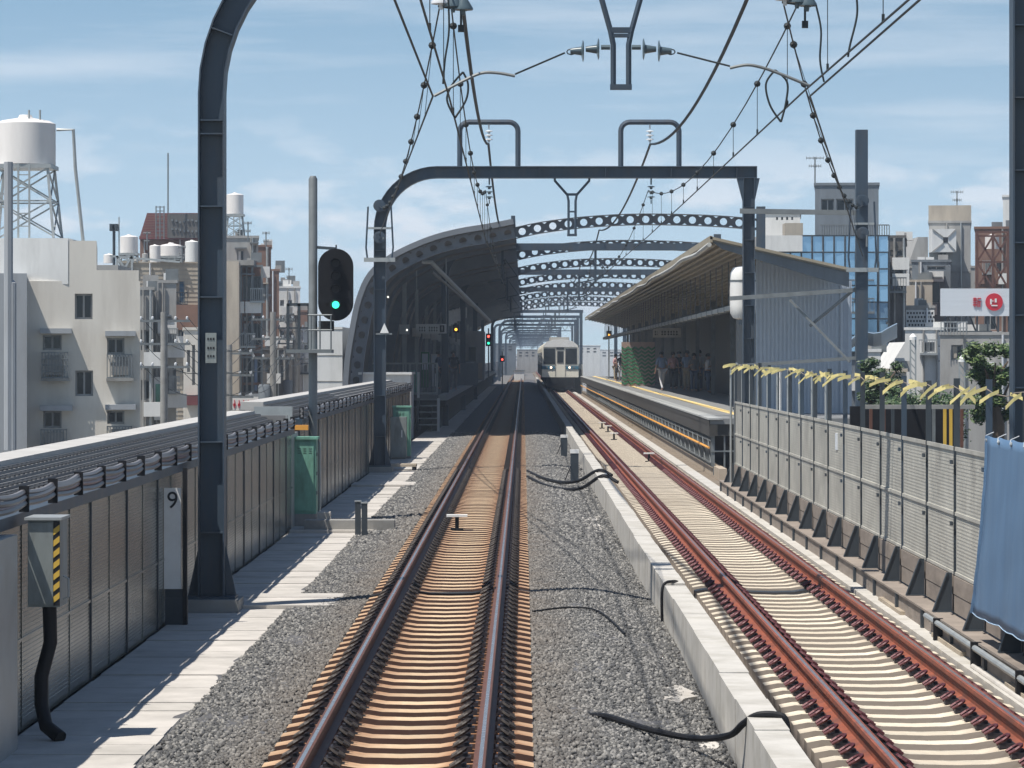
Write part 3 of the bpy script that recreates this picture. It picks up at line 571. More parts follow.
# ------------------------------------------------------------------ right barrier
XB = 4.24
T = thing('steel_barrier', 'grey perforated panel barrier with dark posts and triangular feet right of track', 'barrier', (XB, 30, -.2))
MB().box(3.96, 4.14, 20, 69, .035, .055).box(3.985, 4.14, 20, 69, -.20, .034).box(4.14, 4.5, 20, 69, -.30, .03).build('base_beam', 'board', T)
y = 20
while y < 69: MB().box(3.955, 3.984, y, y + .10, -.20, .034).build('beam_bracket', 'paint_d', T); y += 2.3
ys = [24.0 + 2.3 * i for i in range(20)]
for i, y in enumerate(ys):
    top = 2.30 + (y - 30) * .003 + random.uniform(-.05, .05)
    mb = MB(); mb.box(XB - .035, XB + .02, y - .03, y - .022, .03, top).box(XB - .035, XB + .02, y + .022, y + .03, .03, top).box(XB - .010, XB - .002, y - .022, y + .022, .03, top)
    for z in (.9, 1.5): mb.box(XB - .07, XB - .05, y - .06, y + .06, z, z + .04)
    mb.build('post', 'paint_d' if i % 3 else 'paint', T)
    mb = MB(); mb.prism([(XB - .245, .056), (XB - .055, .056), (XB - .055, .44), (XB - .10, .44)], y - .012, y + .012)
    mb.box(XB - .245, XB - .055, y - .05, y + .05, .056, .066); mb.bar((XB - .24, y, .066), (XB - .10, y, .44), .012, .05, up=(0, 1, 0)); mb.build('foot_bracket', 'paint_d', T)
    if i < len(ys) - 1:
        y2 = ys[i + 1]
        mb = MB(); mb.box(XB - .02, XB + .02, y + .06, y2 - .06, .42, 1.66)
        for q in range(33):
            z = .46 + q * .035; mb.box(XB - .022, XB - .02, y + .10, y2 - .10, z, z + .014)
        mb.box(XB - .035, XB - .02, y + .06, y2 - .06, 1.0, 1.035); mb.box(XB - .035, XB - .02, y + .06, y2 - .06, 1.63, 1.67); mb.box(XB - .035, XB - .02, y + .06, y2 - .06, .42, .45); mb.build('panel', 'bpanel', T)
        MB().box(XB - .04, XB + .0, y + .05, y2 - .05, .057, .225).box(XB - .045, XB + .0, y + .05, y2 - .05, .235, .41).build('kick_board', 'board', T)
# extra thin rods between posts near the platform
mb = MB()
for y in np.arange(47, 68, 2.3): mb.tube([(XB + .04, y + 1.1, .1), (XB + .04, y + 1.1, 2.35)], .02)
mb.build('thin_rod', 'galv', T)
MB().tube([(XB - .12, 67.5, .0), (XB - .12, 67.5, 2.30), (XB - .02, 67.3, 2.42)], .025).build('end_rod', 'galv', T)
MB().tube([(XB + .0, 56.2, 1.55), (XB + .0, 56.2, 2.30)], .035, 8).build('white_sleeve', 'white', T)
MB().box(XB - .035, XB - .022, 45.6, 45.85, 1.30, 1.52).build('notice_plate', 'signw', T)
# rope with yellow ribbons
t = thing('ribbon_rope', 'rope tied along the barrier post tops with fluttering yellow ribbons', 'rope', (XB, 30, 2.3))
P_ = []; y = 24.0
while y < 68: P_.append((XB - .06 + random.uniform(-.02, .02), y, 2.23 + (y - 30) * .004 + .03 * math.sin(y * 2.7))); y += .55
MB().tube(P_, .005, 5).build('rope', 'board', t)
y = 24.3; i = 0
while y < 67.8:
    z = 2.23 + (y - 30) * .004 + random.uniform(-.02, .02); L_ = random.uniform(.11, .26); x = XB - .065; hh_ = random.uniform(.025, .050); an = random.choice((1, 1, 1, -1)) * random.uniform(.15, .75); sx2 = -1 if an > 0 else 1; an = abs(an); mb = MB()
    c_, s_ = math.cos(an), math.sin(an); q = [(x, y, z), (x + sx2 * L_ * .5 * c_, y - .03, z - L_ * .5 * s_ + .012), (x + sx2 * L_ * c_, y - .06 * random.random(), z - L_ * s_)]
    mb.add([(a, b, c + k * hh_) for k in (0, 1) for a, b, c in q] + [(a, b + .003, c + k * hh_) for k in (0, 1) for a, b, c in q], [(0, 1, 4, 3), (1, 2, 5, 4), (6, 9, 10, 7), (7, 10, 11, 8), (0, 3, 9, 6), (2, 8, 11, 5), (3, 4, 10, 9), (4, 5, 11, 10), (0, 6, 7, 1), (1, 7, 8, 2)])
    mb.build('ribbon', 'flag', t); y += random.uniform(.35, .85); i += 1
# planks and litter in the gutter between strip and barrier
for i, y in enumerate((22.5, 27.5, 31.5, 36.0, 41.0, 46.5)):
    o = MB().box(4.12 - .03, 4.135 + .20, y, y + 2.6, -.17, -.13).build('scrap_plank', 'wood')
    bpy.data.objects.remove(o)
mbp = MB()
tp = thing('handrail_pipe', 'pale scaffold pipes along the foot of barrier below the blue tarp', 'pipe', (3.93, 26, .0))
MB().tube([(3.93, 20, -.02), (3.93, 33.2, .02)], .028, 8).build('pipe', 'galv', tp); MB().tube([(3.90, 20, -.16), (3.90, 29.5, -.14)], .024, 8).build('pipe', 'conc', tp)
for y in (21.5, 24.2, 26.9, 29.6, 32.3): MB().box(3.90, 3.99, y, y + .07, -.2, .06).build('coupler', 'black', tp)
for y, lb in ((25.6, 'weathered wooden plank on the strip edge below the blue tarp'), (30.6, 'weathered wooden plank lying against the barrier beam just past the tarp'), (35.5, 'weathered plank against the barrier beam, farthest of three')):
    o = MB().box(4.095 - .16, 4.095 - .02, y, y + 2.2, -.149, -.112).build('wood_plank', 'wood'); tag(o, lb, 'plank', 'planks by the barrier foot')
# blue tarp
nx, nz = 26, 18; V = []; Fc = []
for j in range(nz + 1):
    for i in range(nx + 1):
        u = i / nx; v = j / nz; y = 29.6 - u * 6.6 + (v ** 2) * .25; top = 1.86 - .012 * math.sin(math.pi * ((u * 8.67) % 1)); z = top - v * (1.56 + .006 * math.sin(u * 22))
        x = XB - .20 - .09 * v + .004 * math.sin(u * 48 + v * 3) * (1 - .5 * v) + .008 * math.sin(u * 9 + v * 5) * v
        x += (.005 * math.sin(u * 13 + v * 9) * math.sin(v * 7 + u * 4) + .006 * abs(math.sin(u * 21 - v * 6)) + random.uniform(-.0035, .0035)) * (.5 + .5 * v)
        V.append((x, y, z))
for j in range(nz):
    for i in range(nx): a = j * (nx + 1) + i; Fc.append((a, a + 1, a + nx + 2, a + nx + 1))
t = thing('tarpaulin', 'blue tarpaulin sheet hung over the barrier at the right edge', 'tarpaulin', (XB, 27, 0))
o = MB().add(V, Fc).build('sheet', 'tarp', t, smooth=True); md = o.modifiers.new('s', 'SOLIDIFY'); md.thickness = .006
MB().tube(V[-(nx + 1):], .005, 5).build('hem', 'tarp_w', t)
for i in range(0, nx + 1, 3):
    vx = Vector(V[i]); MB().lathe([(.022, -.006), (.022, .006)], vx + Vector((-.012, 0, -.04)), 10, axis='x').build('eyelet', 'galv', t); MB().tube([vx + Vector((-.02, 0, -.04)), vx + Vector((-.01, .02, .0)), vx + Vector((.06, .03, .03))], .004, 5).build('tie_cord', 'insul_w', t)
MB().tube([V[j * (nx + 1)] for j in range(nz + 1)], .022, 6).build('side_fold', 'tarp', t)

# ------------------------------------------------------------------ gantries
def gantry(Z, xl, xr, zb, r, label, near=True, floor=-.25, group='overhead wire gantries', hx=1.2, hz=None, arms=True, loops=True, truss=False):
    T = thing('wire_gantry', label, 'gantry', (xl, Z, floor), group); w_ = .29; d = .30; th = .02
    def hsec(mb, a, b):                              # H section between two points in x-z
        a = Vector((a[0], Z, a[1])); b = Vector((b[0], Z, b[1])); dr = (b - a).normalized(); nrm = Vector((dr.z, 0, -dr.x))
        if near:
            for s in (-1, 1): mb.bar(a + nrm * s * (w_ / 2 - th / 2), b + nrm * s * (w_ / 2 - th / 2), d, th, up=nrm)
            mb.bar(a, b, .02, w_ - 2 * th, up=nrm) if False else mb.bar(a + Vector((0, 0, 0)), b, .02, w_ - .04 - .002, up=nrm)
        else: mb.bar(a, b, d, w_, up=nrm)
    # left column curves into the beam
    A = arc((xl + r, zb - r), r, 180, 90, 12 if near else 6)
    pth_in = [(x, z) for x, z in A]
    mb = MB(); hw = w_ / 2
    outer = [(xl + r + (r + hw) * math.cos(R(a)), zb - r + (r + hw) * math.sin(R(a))) for a in np.linspace(180, 90, 13)]
    inner = [(xl + r + (r - hw) * math.cos(R(a)), zb - r + (r - hw) * math.sin(R(a))) for a in np.linspace(180, 90, 13)]
    col = [(xl - hw, floor + (.12 if near else 0))] + outer; coli = [(xl + hw, floor + (.12 if near else 0))] + inner
    if near:
        mid = lambda P_, Q_, t_: [(p[0] + (q[0] - p[0]) * t_, p[1] + (q[1] - p[1]) * t_) for p, q in zip(P_, Q_)]
        mb.sweep(col, mid(col, coli, .06), Z - d / 2, Z + d / 2); mb.sweep(mid(col, coli, .94), coli, Z - d / 2, Z + d / 2); mb.sweep(mid(col, coli, .06), mid(col, coli, .94), Z - .01, Z + .01)
        for zz in (4.2, 5.0, 5.15, 5.9, 3.2, 1.6, .6):
            if zz < zb - r: mb.box(xl - hw + .02, xl + hw - .02, Z - d / 2 + .01, Z - .01, zz, zz + .015)
        for a in (160, 140, 120):
            c_, s_ = math.cos(R(a)), math.sin(R(a)); mb.bar((xl + r + (r - hw + .02) * c_, Z - .08, zb - r + (r - hw + .02) * s_), (xl + r + (r + hw - .02) * c_, Z - .08, zb - r + (r + hw - .02) * s_), .13, .014)
    else: mb.sweep(col, coli, Z - d / 2, Z + d / 2)
    mb.build('left_column', 'paint', T)
    if near:
        mb = MB(); mb.box(xl - .30, xl + .32, Z - .35, Z + .35, floor, floor + .13); mb.build('footing', 'conc_d', T)
        mb = MB()
        for s in (-1, 1): mb.prism([(xl + s * hw, floor + .13), (xl + s * (hw + .13), floor + .13), (xl + s * hw, floor + .72)], Z - .01, Z + .01)
        mb.box(xl - .27, xl + .27, Z - .22, Z + .22, floor + .13, floor + .16); mb.build('base_plate', 'paint', T)
    # beam
    mb = MB(); x0 = xl + r; x1 = xr + .20
    if near:
        mb.box(x0, x1, Z - d / 2, Z + d / 2, zb + .125, zb + .145); mb.box(x0, x1, Z - d / 2, Z + d / 2, zb - .145, zb - .125); mb.box(x0, x1, Z - .01, Z + .01, zb - .125, zb + .125)
        for xx in np.arange(x0 + .9, x1, 1.6): mb.box(xx, xx + .015, Z - d / 2 + .01, Z - .01, zb - .125, zb + .125)
        mb.box(x1 - .02, x1, Z - d / 2, Z - .01, zb - .125, zb + .125)
    else: mb.box(x0, x1, Z - d / 2, Z + d / 2, zb - .145, zb + .145)
    mb.build('beam', 'paint', T)
    mb = MB(); zt_ = zb - .146
    if near:
        for s in (-1, 1): mb.box(xr + s * hw - (.02 if s > 0 else 0), xr + s * hw + (.02 if s < 0 else 0), Z - d / 2, Z + d / 2, -8 if xr > 4.6 else floor, zt_)
        mb.box(xr - hw + .02, xr + hw - .02, Z - .01, Z + .01, -8 if xr > 4.6 else floor, zt_)
        mb.prism([(xr - hw, zt_ - .55), (xr - hw - .14, zt_ - .002), (xr - hw, zt_ - .002)], Z - .13, Z + .13); mb.prism([(xr + hw, zt_ - .55), (xr + hw, zt_ - .002), (xr + hw + .12, zt_ - .002)], Z - .13, Z + .13)
        for zz in np.arange(.6, zt_ - .6, .8): mb.box(xr - hw + .02, xr + hw - .02, Z - d / 2 + .01, Z - .01, zz, zz + .015)
    else: mb.box(xr - hw, xr + hw, Z - d / 2, Z + d / 2, floor, zt_)
    mb.build('right_column', 'paint', T)
    # feeder loops on top
    for cx in ((-.84, 3.09) if loops else ()):
        mb = MB(); rr = .22; hgt = 1.08; hwid = .71; z0 = zb + .146
        pts = [(cx - hwid, z0)] + arc((cx - hwid + rr, z0 + hgt - rr), rr, 180, 90, 5) + arc((cx + hwid - rr, z0 + hgt - rr), rr, 90, 0, 5) + [(cx + hwid, z0)]
        mb.tube([(x, Z, z) for x, z in pts], .065 if near else .06, 8 if near else 5)
        o = mb.build('feeder_loop', 'paint', T, smooth=True)
        if near: insulator(o, cx, Z, z0 + hgt - .05, -.5, 'insul_w')
    # V hanger
    hb = zb - .146; cx = hx; hz = hz or (zb - .70)
    if truss:
        mb = MB(); mb.box(x0, xr - .15, Z - .1, Z + .1, zb - .85, zb - .75)
        for k in range(10): xx = x0 + (xr - x0) * k / 10; mb.bar((xx, Z, zb - .8), (xx + (xr - x0) / 20, Z, zb), .06, .06); mb.bar((xx + (xr - x0) / 20, Z, zb), (xx + (xr - x0) / 10, Z, zb - .8), .06, .06)
        mb.build('truss', 'paint', T)
    if not near:
        for xx in (-.85, 2.95):
            mb = MB(); mb.box(xx - .05, xx + .05, Z - .05, Z + .05, zb - 1.5, hb); mb.bar((xx - .6, Z, zb - 1.45), (xx + .6, Z, zb - 1.2), .05, .05); mb.bar((xx + .6, Z, zb - 1.2), (xx + .1, Z, zb - .5), .04, .04); mb.build('hanger', 'paint', T)
    if near:
        for s in (-1, 1):
            MB().tube([(cx + s * .42, Z, hb), (cx + s * .42, Z, hb - .06), (cx + s * .115, Z, hz + .15), (cx + s * .085, Z, hz), (cx + s * .085, Z, 5.54)], .035, 6).build('hanger_leg', 'paint', T)
        MB().box(cx - .12, cx + .12, Z - .03, Z + .03, hz + .13, hz + .19).build('hanger_tie', 'paint', T); MB().box(cx - .09, cx + .09, Z - .03, Z + .03, 6.08, 6.12).build('hanger_tie', 'paint', T); MB().box(cx - .12, cx + .12, Z - .035, Z + .035, 5.50, 5.56).build('hanger_tie', 'paint', T)
        for s in ((-1, 1) if arms else ()):
            mb = MB(); zz = 5.97
            mb.tube([(cx + s * .12, Z, zz), (cx + s * .22, Z, zz)], .03, 6)
            for q in range(2):
                bx = cx + s * (.24 + q * .17)
                mb.lathe([(.10, 0), (.125, .012 * s), (.05, .03 * s), (.03, .15 * s)], (bx, Z, zz - .02 - q * .02), 12, axis='x')
            mb.build('insulator', 'insul', T, smooth=True)
            e = Vector((cx + s * .62, Z, zz - .06)); ea = W(515, 76, Z) if s < 0 else W(730, 68, Z); xa = ea.x; ze = ea.z
            mb = MB(); mb.tube([(cx + s * .55 + .05 * math.cos(a), Z, zz - .05 + .03 * math.sin(a)) for a in np.linspace(0, 6.28, 9)], .007, 4)
            mb.tube([e, (xa, Z, ze + .02)], .011, 5); mb.build('span_rod', 'wire', T)
            xe = (-.98 if s < 0 else 3.17)
            MB().tube(smooth_pts([W(*q, Z) for q in (((515, 76), (498, 73), (482, 73), (465, 80), (434, 96)) if s < 0 else ((730, 68), (746, 65), (760, 67), (778, 73), (810, 86)))]), .019, 6).build('steady_arm', 'galv_d', T, smooth=True)
            # messenger insulator hanging from beam
        for xx in (-.83, 3.12): insulator(T, xx, Z, hb, -.62 if hb < 7.1 else -.9, 'insul')
    return T
def insulator(parent, x, y, z, L_, m_):
    mb = MB(); mb.tube([(x, y, z), (x, y, z + L_ * .25)], .022, 6)
    for q in range(3):
        h = z + L_ * (.30 + .2 * q); mb.lathe([(.03, 0), (.085, -.012), (.10, -.03), (.04, -.035), (.03, -.08)], (x, y, h), 12)
    mb.tube([(x, y, z + L_ * .85), (x, y, z + L_)], .016, 6); mb.build('insulator', m_, parent, smooth=True)
G1 = gantry(37.6, -3.44, 5.54, 7.45, 2.0, 'nearest overhead wire gantry, its tall blue-grey column rising at left', hx=1.08, hz=6.0)
G2 = gantry(83, -3.50, 5.50, 7.06, 1.40, 'second gantry from the camera, its whole beam crossing above the tracks', hx=1.19, arms=False)
MB().box(-3.5, -3.38, 37.6 - .16, 37.6 - .152, W(0, 363, 37.6).z, W(0, 333, 37.6).z).build('number_plate', 'box', G1)
o = bpy.data.objects['number_plate']
mb = MB(); zc = W(0, 348, 37.6).z
for dz_ in (-.09, .0, .10):
    for q in range(3): mb.box(-3.48 + q * .03, -3.462 + q * .03, 37.6 - .165, 37.6 - .161, zc + dz_ - .012, zc + dz_ + .012)
mb.build('mark', 'ink', o)
for gz, lb in ((139, 'third gantry from the camera, its beam inside the station span'), (180, 'fourth gantry from the camera, inside the station span'), (226, 'fifth gantry from the camera, at the far end of the station')):
    gantry(gz, -3.2, 8.35, 7.06, 1.3, lb, near=False, loops=False)
for k, gz in enumerate((318, 360, 400, 448, 496, 545, 592, 640, 695, 750, 810, 870, 940, 1010, 1090, 1180, 1280)):
    gantry(gz, -3.3 + .5 * ((k * 7) % 3 - 1), 5.4 + .35 * ((k * 5) % 4), 7.0 + .3 * ((k * 3) % 3 - .5), 1.1 if k % 3 else .6, 'one of the small far gantries receding beyond the station along the tracks', near=False, truss=k % 2 == 1)
# tension gear on the second gantry's left column and on the pole
def tension_cage(x, y, z0, z1, label):
    t = thing('tension_gear', label, 'wire tensioner', (x, y, z0), 'wire tensioning gear')
    for s in (-1, 1): MB().tube([(x + s * .30, y - .2, z0), (x + s * .33, y - .2, z0 + .25), (x + s * .28, y - .2, z1)], .025, 6).build('guide_rod', 'paint', t)
    MB().box(x - .38, x + .38, y - .26, y - .155, z0 - .10, z0).build('shelf', 'galv', t); MB().box(x - .28, x + .28, y - .24, y - .155, z1 - .55, z1 - .50).build('shelf', 'galv', t)
    for k, zz in enumerate((z1 + .02, z1 - .75)):
        MB().lathe([(.115, -.05), (.15, -.045), (.12, -.02), (.12, .02), (.15, .045), (.115, .05)], (x, y - .25, zz), 18, axis='y').lathe([(.035, -.08), (.035, .08)], (x, y - .25, zz), 10, axis='y').box(x - .02, x + .02, y - .31, y - .302, zz - .1, zz + .1).build('pulley', 'paint', t)
    MB().tube([(x + .1, y - .28, z1 - .8), (x + .1, y - .28, z0 + .5)], .03, 6).build('weight_rod', 'galv_d', t)
    return t
tension_cage(-3.50, 83, W(0, 258, 83).z, W(0, 207, 83).z, 'wire tensioning frame with two pulleys on the left column of second gantry')
# right anchor pole
ZP = 81.0; xp = W(861.5, 0, ZP).x
t = thing('anchor_pole', 'tall square steel pole behind the barrier with cross braces to the gantry', 'pole', (xp, ZP, -9))
MB().box(xp - .14, xp + .14, ZP - .14, ZP + .14, -9, W(0, 130, ZP).z).build('pole_body', 'paint', t)
for (xa, ya, xb_, yb, w_) in ((740, 211, 866, 213, .12), (730, 298.5, 856, 290, .10), (735, 366, 856, 358, .08), (810, 326, 856, 288, .06), (790, 300, 850, 362, .05)):
    MB().bar(W(xa, ya, ZP + .5), W(xb_, yb, ZP), .08, w_).build('brace', 'galv_d', t)
tension_cage(xp, ZP, W(0, 268, ZP).z, W(0, 202, ZP).z, 'wire tensioning frame with two pulleys on the square pole behind barrier')
# white tank on gantry 2 right column
Z = 83.6; x = W(742.8, 0, Z).x; zc = W(0, 293, Z).z
t = thing('hanging_cylinder', 'white banded cylinder fixed to the right column of the second gantry', 'cylinder', (x, Z, zc))
MB().lathe([(.08, -.66), (.24, -.62), (.31, -.50), (.32, -.3), (.32, .3), (.31, .50), (.24, .62), (.08, .66)], (x, Z, zc), 20).build('cylinder_body', 'whitew', t, smooth=True)
MB().lathe([(.33, -.02), (.33, .02)], (x, Z, zc - .12), 20).lathe([(.33, -.02), (.33, .02)], (x, Z, zc + .3), 20).build('band', 'galv_d', t)
MB().box(x - .1, x + .1, Z - .1, Z + .1, zc - .78, zc - .66).build('outlet', 'bluegrey', t)

# ------------------------------------------------------------------ wires
def wire(pts, r=.011, n=5): return MB().tube(pts, r, n)
sup = [-8, 37.6, 83, 139, 180, 226, 272, 318, 364]
def line_run(name, label, xs_, zc, zm, sup_, group='overhead lines'):
    T = thing('overhead_line', label, 'overhead line', (xs_[0], sup_[0], zc), group)
    cw = MB(); mw = MB(); cpts = []; mpts = []; drops = []
    for i in range(len(sup_) - 1):
        y0, y1 = sup_[i], sup_[i + 1]; n = 14
        for k in range(n + (i == len(sup_) - 2)):
            u = k / n; x = xs_[i] + (xs_[i + 1] - xs_[i]) * u; y = y0 + (y1 - y0) * u
            cpts.append((x, y, zc)); s = (1.02 if y1 - y0 > 50 else .8) * 4 * u * (1 - u); xm = x * .96 + .04 * (xs_[i]); mpts.append((xm, y, zm - s))
        nd = 9
        for k in range(nd):
            u = (k + .5) / nd; x = xs_[i] + (xs_[i + 1] - xs_[i]) * u; s = (1.02 if y1 - y0 > 50 else .8) * 4 * u * (1 - u); drops.append((x, y0 + (y1 - y0) * u, zm - s, i))
    wire(cpts, .0115).build('contact_wire', 'wire', T); wire(mpts, .010).build('messenger_wire', 'wire', T)
    for (x, y, z, i) in drops:
        if y < 200:
            d = MB(); d.tube([(x, y, z), (x, y, zc)], .0045, 4)
            d.lathe([(.0, -.045), (.034, -.03), (.045, 0), (.034, .03), (.0, .045)], (x, y, z), 8); d.box(x - .012, x + .012, y - .02, y + .02, zc, zc + .07); d.build('dropper', 'wire', T)
    return T
line_run('l', 'contact and messenger wires strung over the left track', [-.85, -.82, -.92, -.75, -.92, -.8, -.9, -.8, -.85], 5.42, 6.62, sup)
line_run('r', 'contact and messenger wires strung over the right track', [3.45, 3.12, 3.05, 2.8, 3.05, 2.85, 3.0, 2.9, 2.9], 5.50, 6.62, sup)
def anchor_run(xa, xb, ze_c, ze_m, label, ZB):
    T = thing('overhead_line', label, 'overhead line', (xa, 37.6, 5.4), 'overhead lines')
    P0 = Vector((xa - .1 * (1 if xa < 0 else -1), 14, 5.45)); P1 = Vector((xa, 37.6, 5.43)); P2 = Vector((xb, ZB - .25, ze_c))
    wire([P0, P1, P2], .0115).build('contact_wire', 'wire', T)
    Q0 = Vector((xa * .93, 14, 6.1)); Q1 = Vector((xa * .9, 37.6, 6.55)); Q2 = Vector((xb, ZB - .25, ze_m))
    mp_ = [Q0, Q1] + sagline(Q1, Q2, .75)[1:]; wire(mp_, .010).build('messenger_wire', 'wire', T)
    for k in range(1, 12):
        u = k / 13; c = P1.lerp(P2, u); m_ = Q1.lerp(Q2, u) - Vector((0, 0, .75 * 4 * u * (1 - u))); d = MB()
        if m_.z - c.z > .05: d.tube([(m_.x, m_.y, m_.z), (c.x, c.y, c.z)], .004, 4)
        d.lathe([(.0, -.05), (.036, -.03), (.048, 0), (.036, .03), (.0, .05)], m_, 8); d.build('dropper', 'wire', T)
anchor_run(-1.0, -3.50, W(0, 235, 83).z, W(0, 207, 83).z, 'slanting wires running out to the left column of the second gantry', 83)
anchor_run(3.17, xp, W(0, 256, ZP).z, W(0, 206, ZP).z, 'slanting wires running out to the square pole at right', ZP)
# feeders
def feeder(x, label, sgn):
    T = thing('feeder_cable', label, 'feeder cable', (x, 37.6, 8), 'thick feeder cables')
    ys_ = [-16, 37.6, 83, 139, 180, 226]; pts = []
    for i in range(len(ys_) - 1): pts += sagline((x, ys_[i], 8.15 if i < 2 else 7.75), (x, ys_[i + 1], 7.75 if i else 8.15), .85 if i < 2 else .6, 18)[:-1]
    MB().tube(pts, .030, 6).build('cable', 'wire', T, smooth=True)
feeder(-.85, 'thick feeder cable hanging in deep curves over the left track', -1); feeder(3.1, 'thick feeder cable hanging in deep curves over the right track', 1)
def jumper(pts, r, label): return tag(MB().tube(smooth_pts(pts), r, 5).build('jumper_wire', 'wire', smooth=True), label, 'jumper wire')
Zg = 40
jumper([W(463, 72, Zg), W(452, 85, Zg), W(447, 100, Zg), W(455, 118, Zg)], .013, 'left half of the teardrop jumper loop over the left track')
jumper([W(463, 72, Zg), W(468, 84, Zg), W(466, 100, Zg), W(455, 118, Zg)], .013, 'right half of the teardrop jumper loop over the left track')
jumper([W(775, 70, Zg), W(766, 84, Zg), W(770, 105, Zg), W(781, 122, Zg)], .013, 'left half of the teardrop jumper loop over the right track')
jumper([W(775, 70, Zg), W(787, 82, Zg), W(786, 102, Zg), W(781, 122, Zg)], .013, 'right half of the teardrop jumper loop over the right track')
jumper([W(448, -8, 36), W(449, 30, 36), W(445, 60, 36), W(443, 84, 36)], .011, 'thin grey vertical jumper wire beside the near left insulators')
jumper([W(856, -8, 33), W(857, 15, 33), W(850, 45, 33), W(848, 57, 33)], .011, 'thin curved jumper wire at the top right over the right track')
jumper([W(816, 5, 36), W(821, 30, 36), W(820, 60, 36), W(824, 82, 36)], .011, 'thin jumper wire hanging beside the near right insulators')
def insul_cluster(px, py, label):
    Z = 37.0; t = thing('line_insulator', label, 'insulator', W(px, py, Z), 'near messenger insulators')
    for k, dx in enumerate((-12, 0, 10)):
        p = W(px + dx, py - 4 + k * 3, Z); mb = MB(); mb.lathe([(.02, .26), (.035, .22), (.05, .12), (.11, .02), (.11, 0), (.03, -.01), (.02, -.06)], p, 12); mb.build('insulator_disc', 'insul' if k else 'insul_w', t, smooth=True)
    MB().tube([W(px - 15, py - 2, Z), W(px + 14, py + 2, Z)], .016).build('yoke', 'wire', t); MB().tube([W(px + 8, py, Z), W(px + 8, py + 18, Z)], .014).box(*[v for v in (W(px + 5, 0, Z).x, W(px + 11, 0, Z).x, Z - .03, Z + .03, W(0, py + 24, Z).z, W(0, py + 17, Z).z)]).build('clamp', 'wire', t)
insul_cluster(453, 8, 'cluster of insulators at the top edge over the left track')
insul_cluster(797, 4, 'cluster of insulators at the top edge over the right track')

# ------------------------------------------------------------------ signal
Z = 58.0; x = W(313, 0, Z).x
t = thing('signal_mast', 'railway signal showing green, black oval head on a grey mast', 'signal', (x, Z, -.25))
MB().lathe([(.075, 0), (.075, W(0, 179, Z).z + .25), (.05, W(0, 176, Z).z + .25)], (x, Z, -.25), 14).build('mast', 'galv_d', t, smooth=True)
hx = W(336.5, 0, Z).x; zt, zb = W(0, 249, Z).z, W(0, 321, Z).z; rr = .30
pol = arc((hx, zt - rr), rr, 0, 180, 14) + arc((hx, zb + rr), rr, 180, 360, 14)
hd = MB().prism(pol, Z - .25, Z - .22).build('signal_head', 'under', t)
MB().box(hx - .14, hx + .14, Z - .22, Z - .02, zb + .12, zt - .12).build('lamp_housing', 'under', hd)
for k, zz in enumerate((zt - .25, zt - .47, zt - .69, W(0, 305, Z).z)):
    mb = MB(); n = 14
    A = [(hx + .085 * math.cos(a), zz + .085 * math.sin(a)) for a in np.linspace(-.35, math.pi + .35, n)]; B = [(hx + .078 * math.cos(a), zz + .078 * math.sin(a)) for a in np.linspace(-.35, math.pi + .35, n)]
    mb.sweep(A, B, Z - .40, Z - .25); mb.build('hood', 'black', hd)
    MB().lathe([(.062, -.01), (.062, .01)], (hx, Z - .262, zz), 16, axis='y').build('lens', 'e_green' if k == 3 else 'ink', hd)
MB().bar((x, Z, W(0, 247, Z).z), (hx, Z - .1, W(0, 249, Z).z), .03, .05).tube([(hx, Z - .1, W(0, 245, Z).z), (hx, Z - .1, W(0, 252, Z).z)], .015).build('bracket', 'paint_d', t)
cg = MB(); ya, yb = W(0, 314, Z).z, W(0, 352, Z).z
for px in (311, 320, 331): cg.tube([W(px, 315, Z - .5), W(px, 350, Z - .5)], .014, 5)
for py in (315, 330, 350): cg.tube([W(308, py, Z - .5), W(332, py, Z - .5)], .014, 5)
cg.box(W(288, 0, Z).x, W(333, 0, Z).x, Z - .55, Z + .25, W(0, 353, Z).z, W(0, 349.5, Z).z); cg.build('service_cage', 'galv_d', t)
mb = MB()
for px in (288, 299, 309): mb.bar(W(px, 304, Z + .2), W(px, 352, Z + .2), .05, .05)
mb.bar(W(287, 304.5, Z + .2), W(310, 304.5, Z + .2), .05, .05).bar(W(287, 328, Z + .2), W(310, 328, Z + .2), .03, .03); mb.build('ladder_frame', 'paint_d', t)
MB().box(hx - .30, hx - .05, Z - .1, Z + .2, W(0, 331, Z).z, W(0, 321, Z).z).build('small_lamp_box', 'under', t)

# ------------------------------------------------------------------ right platform
T = thing('platform', 'right station platform with yellow line, people waiting, open frame below', 'platform', (4.4, 81, 0))
MB().box(4.42, 5.30, 80.5, 262, .96, 1.095).box(5.53, 8.4, 80.5, 262, .96, 1.10).build('deck', 'plat', T)
MB().box(4.38, 4.72, 80.45, 262, 1.065, 1.105).build('edge_slab', 'plat_e', T); MB().box(5.30, 5.53, 80.5, 262, .96, 1.108).build('tactile_line', 'tactile', T)
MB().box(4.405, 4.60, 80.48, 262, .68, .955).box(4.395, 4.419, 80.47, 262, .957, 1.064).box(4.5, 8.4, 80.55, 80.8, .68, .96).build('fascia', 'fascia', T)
mb = MB(); y = 80.6
while y < 240: mb.box(4.455, 4.50, y, y + .05, -.05, .68); y += .62
for z in (.02, .55, .66): mb.box(4.44, 4.46, 80.6, 262, z, z + .04)
y = 80.6
while y < 200: mb.bar((4.44, y, .03), (4.44, y + 1.24, .6), .02, .03); y += 2.48
for x_ in np.arange(4.5, 5.6, .25): mb.box(x_, x_ + .04, 80.6, 80.64, -.25, .68)
mb.box(4.45, 5.7, 80.58, 80.62, .30, .34); mb.build('support_frame', 'galv_d', T)
MB().tube([(4.40, 80.7, .40), (4.40, 262, .40)], .028, 6).build('yellow_pipe', 'orange', T)
